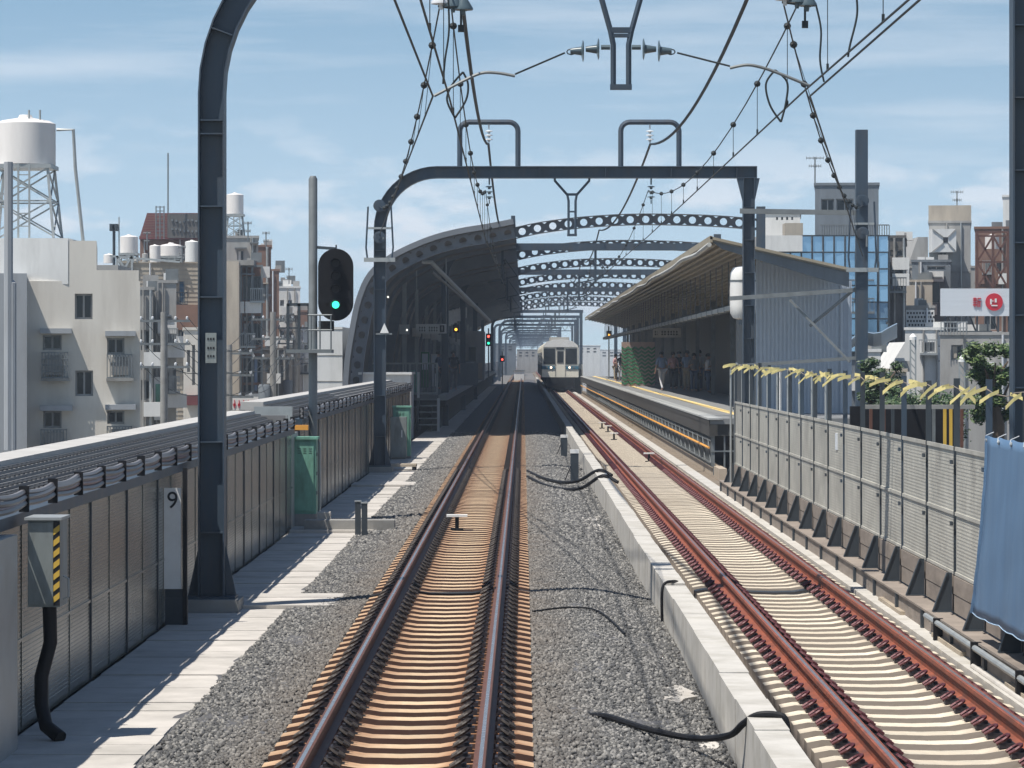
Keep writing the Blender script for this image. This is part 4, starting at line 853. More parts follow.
MB().box(4.52, 4.7, 78.5, 262, -.30, -.03).build('base_wall', 'tan', T); MB().box(4.95, 5.1, 80.8, 262, -.3, .9).build('shade_sheet', 'under', T)  # near-black sheet standing in for the shade beneath the platform
MB().box(4.9, 8.4, 81, 262, -9, -.31).build('pier', 'conc_d', T)
# roof
T = thing('platform_roof', 'sloping tan canopy over the right platform with ribbed dark soffit', 'canopy', (4.64, 84.4, 4))
Y0, Y1 = 84.4, 255.0; xa, za, xb_, zb = 4.64, 5.46, 8.10, 4.68
def slab(o1, o2, y0=Y0, y1=Y1): return [(xa, za + o1), (xb_, zb + o1), (xb_, zb + o2), (xa, za + o2)]
MB().prism(slab(.02, .09), Y0, Y1).build('roof_sheet', 'rooftan', T)
MB().prism(slab(-.02, .02), Y0 + .1, Y1).build('soffit', 'rooflow', T)
mb = MB()
for k in range(17):
    u = (k + .5) / 17; x = xa + (xb_ - xa) * u; z = za + (zb - za) * u; mb.box(x - .03, x + .03, Y0 + .2, Y1, z - .10, z - .02)
mb.build('soffit_rib', 'rooftan', T)
MB().prism([(xa + .05, za - .03), (xb_, zb - .03), (xb_, zb - .40), (xa + .30, za - .22)], Y0 + .12, Y0 + .2).build('front_fascia', 'bluegrey', T)
mb = MB(); P_ = [(xa - .02 + .025 * math.sin(y * .5) * (y > 90), y, za - .13 + .03 * math.sin(y * .33)) for y in np.arange(Y0, Y1, 1.5)]; mb.tube(P_, .06, 6); mb.build('gutter', 'gutter', T, smooth=True)
MB().prism([(xa - .01, za - .06), (xa + .06, za - .06), (xa + .06, za + .10), (xa - .01, za + .10)], Y0, Y1).build('edge_trim', 'rooftan', T)
for y in np.arange(96, 250, 12.0): MB().box(7.3, 7.46, y, y + .16, 1.1, zb + .04).build('roof_post', 'galv_d', T)
# wall / interior
T = thing('platform_shed', 'corrugated blue-grey end wall and long back wall under the right canopy', 'shed', (7.5, 84, 1.1))
xw0, xw1 = 6.02, 8.50; mb = MB(); n = 24
for k in range(n):
    x = xw0 + (xw1 - xw0) * k / n; dx = (xw1 - xw0) / n; mb.box(x, x + dx * .5, 87.968, 88.0, -.8, 5.08 - .235 * (x - xw0)); mb.box(x + dx * .55, x + dx, 87.985, 88.0, -.8, 5.08 - .235 * (x - xw0))
mb.box(8.20, 8.28, 87.90, 87.955, -8, 4.45); mb.build('end_wall', 'endwall', T)
MB().box(xw0 + .05, xw0 + .12, 88.05, 97, 1.1, 4.95).box(7.95, 8.05, 88.05, 255, 1.1, 4.60).build('back_wall', 'inwall', T)

t = thing('cable_tray', 'pale cable tray slung beneath the right canopy', 'cable tray', (5.6, 90, 3.8)); mb = MB(); mb.box(5.52, 5.72, 88, 235, 3.80, 3.84).box(5.50, 5.53, 88, 235, 3.80, 3.92)
MB.build(mb, 'tray', 'gutter', t); mb = MB()
for y in np.arange(90, 235, 3.0): MB().box(5.49, 5.75, y, y + .12, 3.77, 3.95).box(5.6, 5.63, y, y + .03, 3.9, 5.15).build('hanger', 'galv_d', t)
# green hoarding, portal sign
Zh = 170.0; t = thing('hoarding', 'green and pale chevron striped hoarding panel on the right platform', 'hoarding', (W(638, 0, Zh).x, Zh, 1.1))
xa_, xb2 = W(621.5, 0, Zh).x, W(655, 0, Zh).x; z0, z1 = 1.11, W(0, 342, Zh).z
MB().box(xa_, xb2, Zh, Zh + .1, z0, z1).build('panel', 'chev_w', t)
mb = MB(); ncol = 5; wcol = (xb2 - xa_) / ncol; hh = .11
for c_ in range(ncol):
    for r_ in range(10):
        z = z0 + .05 + r_ * (z1 - z0 - .3) / 10; x = xa_ + c_ * wcol; xm = x + wcol / 2
        zz = lambda v: max(z0, min(z1, v))
        mb.add([(x, Zh - .02, zz(z + .12)), (xm, Zh - .02, zz(z)), (xm, Zh - .02, zz(z + hh)), (x, Zh - .02, zz(z + .12 + hh))], [(0, 1, 2, 3)]); mb.add([(xm, Zh - .02, zz(z)), (x + wcol, Zh - .02, zz(z + .12)), (x + wcol, Zh - .02, zz(z + .12 + hh)), (xm, Zh - .02, zz(z + hh))], [(0, 1, 2, 3)])
mb.build('chevron', 'chev_g', t)
Zs = 160.0; a, b = W(653, 328, Zs), W(681, 337.5, Zs); t = thing('platform_sign', 'dim white hanging sign above the people on the right platform', 'sign', (a.x, Zs, b.z))
MB().box(a.x, b.x, Zs, Zs + .12, b.z, a.z).build('board', 'c_grey' if False else 'conc', t)
mb = MB()
for k, (u, ww) in enumerate(((.06, .05), (.14, .02), (.30, .06), (.40, .06), (.52, .06), (.62, .06), (.72, .05), (.82, .06))):
    x = a.x + (b.x - a.x) * u; ww *= (b.x - a.x); mb.box(x, x + ww, Zs - .01, Zs, b.z + .12, b.z + .17); mb.box(x, x + ww, Zs - .01, Zs, b.z + .24, b.z + .29); mb.box(x + ww * .4, x + ww * .6, Zs - .01, Zs, b.z + .1, b.z + .33)
mb.build('lettering', 'ink', t); MB().tube([(a.x + .2, Zs, a.z), (a.x + .2, Zs, 4.7)], .02).tube([(b.x - .2, Zs, a.z), (b.x - .2, Zs, 4.6)], .02).build('hanger', 'galv_d', t)

# ------------------------------------------------------------------ people
def person(x, y, z, h, face, shirt, trouser, label, walk=0, arm=0, bag=None, skirt=False, lean=0):
    s = h / 1.72; t = thing('person', label, 'person', (x, y, z), 'people waiting on the platforms', rz=face)
    J = dict(pel=(0, 0, .93), chest=(0, lean, 1.25), sh=(0, lean, 1.42), neck=(0, lean - .01, 1.50), head=(0, lean - .03, 1.60), top=(0, lean - .03, 1.68))
    def leg(sg, fw): return [(sg * .09, 0, .88), (sg * .10, -fw * .22, .50), (sg * .10, -fw * .40 + (.12 if fw < 0 else 0) - (-.0), .09), (sg * .11, -fw * .40 - .14 + (.12 if fw < 0 else 0), .03)]
    def armp(sg, bend):
        if bend: return [(sg * .19, lean, 1.40), (sg * .25, lean + .02, 1.13), (sg * .17, lean - .20, 1.12 + .1 * bend), (sg * .13, lean - .28, 1.15 + .1 * bend)]
        return [(sg * .19, lean, 1.40), (sg * .26, lean + .02, 1.12), (sg * .27, lean - .05, .87), (sg * .27, lean - .08, .79)]
    fw = .5 * walk
    def skin(name, chains, m_, parent, lev=1):
        V = []; E = []; Rr = []; key = {}
        def vid(p, r):
            k = tuple(round(c, 3) for c in p)
            if k not in key: key[k] = len(V); V.append(tuple(c * s for c in p)); Rr.append(r * s)
            return key[k]
        for ch in chains:
            prev = None
            for p, r in ch:
                i = vid(p, r)
                if prev is not None and prev != i: E.append((prev, i))
                prev = i
        me = bpy.data.meshes.new('m'); me.from_pydata(V, E, []); o = bpy.data.objects.new('m', me); C.objects.link(o)
        o.modifiers.new('k', 'SKIN')
        for i, sv in enumerate(me.skin_vertices[0].data): sv.radius = (Rr[i], Rr[i]); sv.use_root = (i == 0)
        sd = o.modifiers.new('d', 'SUBSURF'); sd.levels = lev; sd.render_levels = lev
        bpy.context.view_layer.update()
        m2_ = bpy.data.meshes.new_from_object(o.evaluated_get(bpy.context.evaluated_depsgraph_get())); bpy.data.objects.remove(o); bpy.data.meshes.remove(me)
        q = bpy.data.objects.new(name, m2_); m2_.materials.clear(); m2_.materials.append(M[m_]); m2_.polygons.foreach_set('use_smooth', [True] * len(m2_.polygons)); C.objects.link(q); q.parent = parent; return q
    rl = [.085, .058, .038, .034]; ra = [.045, .036, .028, .024]
    torso = [(J['pel'], .13), (J['chest'], .13), (J['sh'], .10), (J['neck'], .052), (J['head'], .088), (J['top'], .070)]
    L1, L2 = leg(-1, fw), leg(1, -fw); A1, A2 = armp(-1, arm), armp(1, 0 if arm < 2 else arm)
    hand = lambda A, sg: [[(A[3], .024)] + [((A[3][0] + sg * .02 * (k - 1.5) * .9, A[3][1] - .05 - .03, A[3][2] - .05), .009)] for k in range(4)] + [[(A[3], .024), ((A[3][0] - sg * .04, A[3][1] - .03, A[3][2] - .02), .010)]]
    chains = [torso, [(J['pel'], .13)] + list(zip(L1, rl)), [(J['pel'], .13)] + list(zip(L2, rl)), [(J['sh'], .10)] + list(zip(A1, ra)), [(J['sh'], .10)] + list(zip(A2, ra)), [(J['head'], .088), ((0, lean - .13, 1.585), .018)]] + hand(A1, -1) + hand(A2, 1)
    body = skin('body', chains, 'skin', t)
    g = 1.16
    skin('shirt', [[(J['pel'], .13 * g), (J['chest'], .135 * g), (J['sh'], .10 * g)], [(J['sh'], .10 * g), (A1[0], .055 * g), (A1[1], .046 * g)], [(J['sh'], .10 * g), (A2[0], .055 * g), (A2[1], .046 * g)]], shirt, body)
    if skirt: MB().lathe([(.14 * s, .98 * s), (.17 * s, .85 * s), (.23 * s, .45 * s)], (0, 0, 0), 14).build('skirt', trouser, body, local=True)
    else: skin('trousers', [[((0, 0, .95), .135 * g), (L1[0], .09 * g), (L1[1], .066 * g), (L1[2], .050 * g)], [((0, 0, .95), .135 * g), (L2[0], .09 * g), (L2[1], .066 * g), (L2[2], .050 * g)]], trouser, body)
    mb = MB(); n = 12; hc = (0, (lean + .0) * s, 1.655 * s)
    mb.lathe([(.105 * s, -.05 * s), (.112 * s, 0), (.098 * s, .055 * s), (.06 * s, .088 * s), (.0, .10 * s)], hc, 12); mb.build('hair', 'hair', body, local=True, smooth=True)
    if bag: MB().box(.22 * s, .36 * s, -.14 * s, .12 * s, .55 * s, .84 * s).tube([(.29 * s, 0, .84 * s), (.24 * s, 0, 1.0 * s)], .012).build('bag', bag, t, local=True)
pz = 1.105
def pp(px, Z): return (px - VX) * Z / F, Z
for px, Z, h, fc, sh, tr, lb, kw in (
    (662, 147, 1.68, R(200), 'c_blue', 'c_white', 'person in pale blue shirt and white trousers walking at the yellow line', dict(walk=1, lean=-.05)),
    (687, 149, 1.72, R(-30), 'c_blue', 'c_khaki', 'person in blue shirt and khaki trousers waiting on the right platform', dict(arm=1)),
    (673, 153, 1.66, R(20), 'c_pink', 'c_dark', 'person in pinkish top behind the walking one, before the dark opening', dict(arm=1)),
    (679, 157, 1.70, R(170), 'c_dark', 'c_dark', 'person all in black standing in the dark opening behind others', {}),
    (694, 143, 1.60, R(10), 'c_grey', 'c_jean', 'person in grey shirt and jeans between khaki trousers and striped bag', dict(arm=1, bag='c_dark')),
    (699, 145, 1.74, R(200), 'c_white', 'c_navy', 'tall person in white shirt and navy trousers at the back', {}),
    (708, 137, 1.58, R(90), 'c_white', 'c_jean', 'person in white top and jeans with dark bag, rightmost of the queue', dict(arm=1, bag='c_dark')),
    (615.5, 206, 1.62, R(60), 'c_pink', 'c_khaki', 'far person in pink top beside the hoarding, left one of two', dict(arm=1)),
    (621, 204, 1.66, R(200), 'c_dark', 'c_white', 'far person in dark top and white trousers, right one of two', dict(bag='c_dark'))):
    x, y = pp(px, Z); person(x, y, pz, h, fc, sh, tr, lb, **kw)
for px, Z, h, fc, sh, tr, lb, kw in (
    (453.5, 150, 1.72, R(0), 'c_dark', 'c_grey', 'person in black top and grey shorts on the left platform', dict(walk=1)),
    (438, 153, 1.70, R(90), 'c_navy', 'c_dark', 'person in navy by the left platform railing, nearest the wall', {}),
    (444, 158, 1.66, R(180), 'c_blue', 'c_dark', 'person in blue top behind the other two on the left platform', dict(bag='c_dark'))):
    x, y = pp(px, Z); person(x, y, 1.105, h, fc, sh, tr, lb, **kw)

# ------------------------------------------------------------------ left station
T = thing('platform', 'left station platform in deep shade under the arched roof', 'platform', (-3, 130, 0))
MB().box(-6.1, -3.25, 130, 372, .9, 1.10).build('deck', 'plat', T); MB().box(-3.25, -2.92, 130, 372, .9, 1.105).build('edge_slab', 'plat_e', T)
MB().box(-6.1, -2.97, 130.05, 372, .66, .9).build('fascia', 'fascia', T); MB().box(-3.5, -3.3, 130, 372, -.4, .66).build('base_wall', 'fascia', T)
MB().box(-4.2, -3.9, 129.6, 372, 1.11, 1.113).build('tactile_line', 'galv_d', T)
t = thing('platform_steps', 'white edged steps leading up to the end of the left platform', 'steps', (-3.5, 129, -.25))
for k in range(5): MB().box(-3.95, -3.25, 128.3 + k * .34, 128.6 + k * .34, -.02 + k * .235, .02 + k * .235).build('tread', 'galv', t)
MB().box(-3.25, -3.15, 128.2, 128.3, -.25, 1.00).build('stringer', 'white', t); MB().box(-4.02, -3.95, 128.2, 130, -.25, .9).build('stringer', 'paint_d', t)
MB().box(W(418, 0, 128).x - .03, W(418, 0, 128).x + .06, 127.9, 128, W(0, 398, 128).z, W(0, 372, 128).z).build('white_post', 'white', t)
t = thing('platform_railing', 'grey railing closing off the end of the left platform', 'railing', (-4.6, 131, 1.1)); mb = MB(); y = 130.6; x0, x1 = W(367, 0, y).x, W(437, 0, y).x
for k in range(27): x = x0 + (x1 - x0) * k / 26; mb.box(x - .014, x + .014, y, y + .03, 1.2, 2.28)
mb.build('bar', 'galv_d', t); MB().box(x0, x1, y - .02, y + .05, 2.28, 2.34).box(x0, x1, y - .02, y + .05, 1.15, 1.20).build('rail', 'galv', t)
for x in (x0, (x0 + x1) / 2 + .3, x1): MB().box(x - .035, x + .035, y - .02, y + .05, 1.1, 2.34).build('post', 'galv', t)
MB().lathe([(.16, 0), (.22, .1), (.22, .8), (.15, .95)], (W(412, 0, 132).x, 132, 1.1), 12).build('green_net_roll', 'green'); tag(bpy.data.objects['green_net_roll'], 'green wrapped drum behind the left platform railing', 'drum')
for k, y in enumerate(range(140, 330, 16)):
    t = thing('roof_support', ('nearest' if k == 0 else 'one') + ' of the slim posts standing along the left platform under the arch', 'post', (-4.9, y, 1.1), 'slim posts under the arch')
    if k: t['label'] = 'one of the slim posts receding along the left platform under the arch'
    MB().box(-4.98, -4.82, y, y + .16, 1.1, 6.0).build('post_body', 'galv', t); MB().box(-5.1, -4.7, y - .02, y + .18, 3.5, 3.9).build('post_board', 'whitew', t)
for (px, py0, py1, w_, Z, m_, nm, lb) in ((425, 352, 372, 8, 162, 'chev_g', 'vending_machine', 'green vending machine at the back of the left platform'), (434, 354, 371, 6, 168, 'whitew', 'vending_machine', 'white vending machine behind the people on the left platform'), (470, 361, 370, 10, 190, 'bluegrey', 'bench', 'blue-grey bench back farther along the left platform')):
    a, b = W(px - w_ / 2, py0, Z), W(px + w_ / 2, py1, Z); t = thing(nm, lb, nm.replace('_', ' '), ((a.x + b.x) / 2, Z, 1.1)); MB().box(a.x, b.x, Z, Z + .7, 1.11, a.z).build('body', m_, t); MB().box(a.x + .05, b.x - .05, Z - .02, Z, (a.z + 1.1) / 2, a.z - .08).build('front_panel', 'signw', t)
# arch roof
PR = [(-6.20, 1.0), (-6.10, 2.4), (-5.93, 3.49), (-5.70, 4.55), (-5.30, 5.42), (-4.55, 6.05), (-3.3, 6.63), (-2.2, 6.93), (-1.28, 7.08), (-.35, 7.26)]
def finep(P, n=4):
    q = smooth_pts([(x, 0, z) for x, z in P], n); return [(v.x, v.z) for v in q]
PF = finep(PR, 4)
def offset(P, d):
    o_ = []
    for i in range(len(P)):
        a = P[max(0, i - 1)]; b = P[min(len(P) - 1, i + 1)]; dx, dz = b[0] - a[0], b[1] - a[1]; l = math.hypot(dx, dz); o_.append((P[i][0] + dz / l * d, P[i][1] - dx / l * d))
    return o_
T = thing('arched_roof', 'big curved station roof over the left platform, dark inside', 'roof', (-6.2, 117, 1))
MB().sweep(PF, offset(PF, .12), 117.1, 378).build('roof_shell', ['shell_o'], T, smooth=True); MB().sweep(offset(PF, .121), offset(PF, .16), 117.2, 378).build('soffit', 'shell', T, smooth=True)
MB().sweep(offset(PF, -.05), offset(PF, .14), 116.8, 117.08).build('front_trim', 'shell_o', T)
def holed_band(P_out, P_in, y0, y1, mb, pitch=.52, hr=.125, th=.03, holes=True):
    # plate between two polylines cut by round holes, with flanges
    L_ = [0]
    mid = [((a[0] + b[0]) / 2, (a[1] + b[1]) / 2) for a, b in zip(P_out, P_in)]
    for i in range(1, len(mid)): L_.append(L_[-1] + math.hypot(mid[i][0] - mid[i - 1][0], mid[i][1] - mid[i - 1][1]))
    def at(P, s):
        s = min(max(s, 0), L_[-1] - 1e-6); i = max(k for k in range(len(L_)) if L_[k] <= s + 1e-9); i = min(i, len(L_) - 2); u = (s - L_[i]) / (L_[i + 1] - L_[i]); return (P[i][0] + (P[i + 1][0] - P[i][0]) * u, P[i][1] + (P[i + 1][1] - P[i][1]) * u)
    n = int(L_[-1] / pitch); yc = (y0 + y1) / 2
    for k in range(n):
        s0, s1 = k * L_[-1] / n, (k + 1) * L_[-1] / n
        def pt(u, v):                                                   # u along, v from inner(0) to outer(1)
            a = at(P_out, s0 + (s1 - s0) * u); b = at(P_in, s0 + (s1 - s0) * u); return (b[0] + (a[0] - b[0]) * v, b[1] + (a[1] - b[1]) * v)
        m = 16; sq = []; ci = []; hgt = math.hypot(at(P_out, s0)[0] - at(P_in, s0)[0], at(P_out, s0)[1] - at(P_in, s0)[1])
        for q in range(m):
            a = 2 * math.pi * q / m + math.pi / m; cx, cy = math.cos(a), math.sin(a); mx_ = max(abs(cx), abs(cy)); sq.append(pt(.5 + .5 * cx / mx_, .5 + .5 * cy / mx_)); ci.append(pt(.5 + hr / (s1 - s0) * cx, .5 + hr / hgt * cy))
        for yy in (yc - th / 2, yc + th / 2): mb.add([(x, yy, z) for x, z in sq + ci], [(q, (q + 1) % m, (q + 1) % m + m, q + m) for q in range(m)])
        mb.add([(x, yc - th / 2, z) for x, z in ci] + [(x, yc + th / 2, z) for x, z in ci], [(q, (q + 1) % m, (q + 1) % m + m, q + m) for q in range(m)])
for k in range(9):
    y = 117.0 + k * 26.3 if k else 117.3
    mb = MB(); A = offset(PF, .165); B = offset(PF, .60)
    if k == 0: mb.sweep(A, offset(PF, .19), y, y + .24); mb.sweep(offset(PF, .57), B, y, y + .24); holed_band(A, B, y, y + .24, mb)
    else: mb.sweep(A, B, y, y + .1)
    mb.build('roof_rib', 'rib', T)
for k, y in enumerate(np.arange(124, 330, 6.5)): MB().sweep(offset(PF, .165), offset(PF, .30), y, y + .08).build('purlin', 'rib', T)
MB().box(-.42, -.28, 117, 378, 7.10, 7.42).build('edge_beam', 'paint', T)
MB().tube([W(422, 262, 119), W(431, 262, 119), W(489, 321, 124)], .075, 8).build('inclined_brace', 'galv', T)
MB().tube([W(432, 272, 124), W(470, 305, 132)], .05, 6).build('inclined_brace', 'galv_d', T)
# cellular beams across the right-hand side
ordn = ['nearest', 'second', 'third', 'fourth', 'fifth', 'sixth', 'seventh', 'eighth']
for k in range(8):
    y = 117.3 + 26.3 * k; T = thing('holed_beam', ordn[k] + ' holed steel beam spanning from the arched roof, counting from the camera' if k else 'nearest holed steel beam, spanning from the arched roof to a right column', 'roof beam', (8.2, y, -.3), 'holed beams over the tracks')
    P = [(-.30, 6.83), (.6, 7.02), (2.0, 7.20), (3.6, 7.30), (5.2, 7.30), (6.8, 7.24), (8.25, 7.12)]
    P = finep(P, 3); A = offset(P, -.20); B = offset(P, .20); mb = MB(); mb.sweep(A, offset(P, -.17), y, y + .22); mb.sweep(offset(P, .17), B, y, y + .22)
    holed_band(offset(P, -.17), offset(P, .17), y, y + .22, mb, hr=.125); mb.build('beam_web', 'beam', T)
    MB().box(8.05, 8.35, y - .05, y + .25, -9, 7.75).build('column', 'paint', T)
# station outer wall, low wall
t = thing('station_wall', 'pale tiled wall of the station beside the arch foot', 'wall', (-6.7, 117, -9))
MB().box(-7.15, -6.28, 118, 370, -9, 3.6).build('wall_body', 'whitew', t)
mb = MB()
for z in np.arange(-1, 3.6, .9): mb.box(-7.16, -6.27, 117.985, 118, z, z + .03)
mb.build('joint', 'conc_d', t)
tag(MB().box(-5.6, -3.9, 117.5, 121, -.3, 1.95).box(-5.7, -3.85, 117.4, 121.1, 1.95, 2.03).build('low_wall', 'whitew'), 'low pale parapet wall in front of the left platform railing', 'parapet')
tag(MB().box(-6.1, -5.9, 131, 372, 1.1, 4.2).build('platform_back_wall', 'darkb'), 'dark back wall along the left platform', 'wall')
# hanging sign
Zs = 136.0; a, b = W(416, 324, Zs), W(446.5, 333.5, Zs); t = thing('platform_sign', 'grey hanging sign with dark lettering above the left platform', 'sign', (a.x, Zs, b.z))
MB().box(a.x, b.x, Zs, Zs + .12, b.z, a.z).build('board', 'whitew', t); mb = MB()
for u in (.10, .18, .26, .42, .50, .58, .66):
    x = a.x + (b.x - a.x) * u; ww = .055; mb.box(x, x + ww, Zs - .01, Zs, b.z + .10, b.z + .13); mb.box(x, x + ww, Zs - .01, Zs, b.z + .22, b.z + .25); mb.box(x + .02, x + .035, Zs - .01, Zs, b.z + .08, b.z + .28)
mb.box(a.x + (b.x - a.x) * .78, a.x + (b.x - a.x) * .93, Zs - .01, Zs, b.z + .05, a.z - .05); mb.build('lettering', 'ink', t)
text_mesh('1', .26, 'number', 'white', t, (a.x + (b.x - a.x) * .855, Zs - .012, (a.z + b.z) / 2), ext=.002)
MB().tube([(a.x + .02, Zs + .05, a.z), (a.x + .02, Zs + .05, 6.1)], .025).tube([(b.x - .02, Zs + .05, a.z), (b.x - .02, Zs + .05, 6.5)], .025).build('hanger', 'galv', t)
# white sloping escalator housing
t = thing('stair_housing', 'white slatted sloping housing inside the left station', 'stair housing', (-3.6, 150, 3.4))
for k in range(6):
    y0 = 150 + k * 9.5; z0 = W(0, 326 - k * 1.6, y0).z; xx = W(442 + k * 3.6, 0, y0).x; MB().box(xx - .05, xx + .05, y0, y0 + 8.8, z0, z0 + .62).box(xx - .05, xx + .4, y0, y0 + .15, z0, z0 + .62).build('slat_panel', 'white', t)
# building block within station and small signals
t = thing('platform_kiosk', 'pale cabin standing farther down the left platform', 'cabin', (W(475, 0, 215).x, 215, 1.1))
a, b = W(464, 331, 215), W(484, 372, 215); MB().box(a.x, b.x, 215, 222, 1.1, a.z).build('cabin_body', 'greyb', t); MB().box(a.x + .3, a.x + .75, 214.97, 215, 1.6, 3.2).build('window', 'glass', t); MB().box(a.x + .85, b.x - .1, 214.97, 215, 1.2, 2.2).build('door', 'tan', t)
tag(MB().box(W(457, 0, 175).x, W(478, 0, 175).x, 175, 175.3, 1.1, W(0, 363, 175).z).build('bench_screen', 'bluegrey'), 'low blue-grey screen on the left platform', 'screen')
def small_signal(px, py, Z, lamps, label, zbase):
    p = W(px, py, Z); t = thing('platform_signal', label, 'signal', (p.x, Z, zbase)); h = .16 + .34 * (len(lamps) > 1)
    MB().box(p.x - .17, p.x + .17, Z, Z + .15, p.z - h, p.z + .28).build('signal_head', 'under', t); MB().box(p.x - .04, p.x + .04, Z + .15, Z + .23, zbase, p.z + .6).build('mast', 'galv_d', t)
    for dz_, m_ in lamps: MB().lathe([(.075, -.02), (.075, .02)], (p.x, Z - .02, p.z + dz_), 12, axis='y').build('lens', m_, t)
small_signal(488.5, 338, 210, [(.10, 'e_red'), (-.32, 'e_green')], 'small signal with red above green lamp at the left platform edge', 1.1)
small_signal(502.3, 359.5, 250, [(.0, 'e_red')], 'small signal with single red lamp beyond the left platform', -.2)
small_signal(456, 329.5, 185, [(.0, 'e_amber')], 'small amber lamp hanging inside the left station', 3.4)
small_signal(609, 335, 230, [(.0, 'e_amber')], 'small orange lamp on a pole beyond the right canopy', 1.1)
t = thing('lamp_row', 'three small white lamps inside the arched roof', 'lamps', (-5.2, 128, 3))
for (px, py) in ((388, 269), (388, 297), (407, 330)): p = W(px, py, 126); MB().lathe([(.015, -.04), (.035, -.02), (.035, .02), (.015, .04)], p, 8).build('bulb', 'e_tube', t)
# mirror triangular sign on column
Z = 82.75; p = W(384, 329, Z); t = thing('warning_plate', 'small white triangle plate fixed to the second gantry left column', 'sign', p)
MB().prism([(p.x - .10, p.z - .10), (p.x + .12, p.z - .10), (p.x + .01, p.z + .14)], Z - .02, Z).build('plate', 'white', t); MB().box(p.x - .2, p.x + .2, Z, Z + .03, p.z - .14, p.z - .10).build('bracket', 'galv_d', t)

# ------------------------------------------------------------------ train
def train():
    Zt = 265.0; cx = TR - .02; T = thing('train', 'ivory commuter train with teal stripe and lit lamps on the right track', 'train', (cx, Zt, 0))
    hw = 1.42; prof = [(-hw, 1.0), (-hw, 3.25), (-hw + .08, 3.5), (-hw + .35, 3.74), (-.6, 3.86), (0, 3.90), (.6, 3.86), (hw - .35, 3.74), (hw - .08, 3.5), (hw, 3.25), (hw, 1.0)]
    for k in range(4):
        y0 = Zt + k * 20.6; MB().prism([(cx + x, z) for x, z in prof], y0, y0 + 20).build('car_body' , 'train', T)
    f = MB(); y = Zt - .03
    MB().prism([(cx + x * .93, 3.35 if i in (0,) else z) for i, (x, z) in enumerate([(-hw, 3.35), (-hw + .08, 3.56), (-hw + .35, 3.80), (-.6, 3.92), (0, 3.96), (.6, 3.92), (hw - .35, 3.80), (hw - .08, 3.56), (hw, 3.35)])], Zt - .05, Zt).build('roof_rim', 'white', T)
    for x0, x1, z0, z1, nm in ((-1.27, -.42, 2.05, 3.22, 'windscreen'), (.42, 1.27, 2.05, 3.22, 'windscreen'), (-.22, .22, 2.15, 3.0, 'door_window'), (-.28, .28, 3.18, 3.5, 'destination_board')):
        o = MB().box(cx + x0, cx + x1, y - .01, y, z0, z1).build(nm, 'glass', T)
        MB().box(cx + x0 - .04, cx + x1 + .04, y, y + .028, z0 - .04, z1 + .04).build('frame', 'galv_d', o)
    MB().box(cx - .40, cx - .37, y - .012, y + .02, 1.05, 3.3).box(cx + .37, cx + .40, y - .012, y + .02, 1.05, 3.3).build('door_edge', 'greyb', T)
    MB().box(cx - 1.42, cx - .42, y - .014, y, 1.62, 1.88).box(cx + .42, cx + 1.42, y - .014, y, 1.62, 1.88).build('teal_stripe', 'train_b', T)
    MB().box(cx - 1.428, cx - 1.42, Zt, Zt + 82, 1.62, 1.88).build('side_stripe', 'train_b', T)
    for x in (-1.05, -.72, .72, 1.05): MB().lathe([(.085, -.02), (.085, .02)], (cx + x, y - .02, 1.76), 12, axis='y').build('headlight', 'e_warm' if x in (-.72, .72) else 'galv_d', T)
    for k in range(4):
        for j in range(6): yy = Zt + k * 20.6 + 1.5 + j * 3.1; MB().box(cx - 1.428, cx - 1.42, yy, yy + 1.5, 2.05, 2.95).build('side_window', 'glass', T)
    MB().box(cx - 1.1, cx + 1.1, Zt - .02, Zt + 82, .35, 1.0).box(cx - .75, cx + .75, Zt - .18, Zt, .45, .95).build('underframe', 'under', T)
    MB().box(cx - .14, cx + .14, Zt - .6, Zt, .62, .88).build('coupler', 'under', T)
    MB().box(cx - 1.15, cx + 1.15, Zt - .16, Zt - .06, .12, .38).build('skirt', 'under', T)
    for s in (-1, 1):
        for yy in (1.6, 3.7, 16, 18.1): MB().lathe([(.43, -.07), (.43, .07)], (cx + s * .566, Zt + yy, .43), 16, axis='x').build('wheel', 'under', T)
    MB().box(cx - .75, cx + .75, Zt + 4, Zt + 8, 3.86, 4.15).box(cx - .75, cx + .75, Zt + 12, Zt + 16, 3.86, 4.15).build('roof_unit', 'greyb', T)
train()
# distant things between the tracks
t = thing('buffer_shed', 'tiny pale shed far off between tracks under the vanishing point', 'shed', (W(532, 0, 420).x, 420, 0)); a, b = W(514, 376, 420), W(524, 384, 420)
MB().box(a.x, b.x, 420, 424, -.3, a.z + .6).build('shed_wall', 'whitew', t); MB().box(a.x - .1, b.x + .1, 419.9, 424.1, a.z + .6, a.z + .75).build('roof', 'galv_d', t)

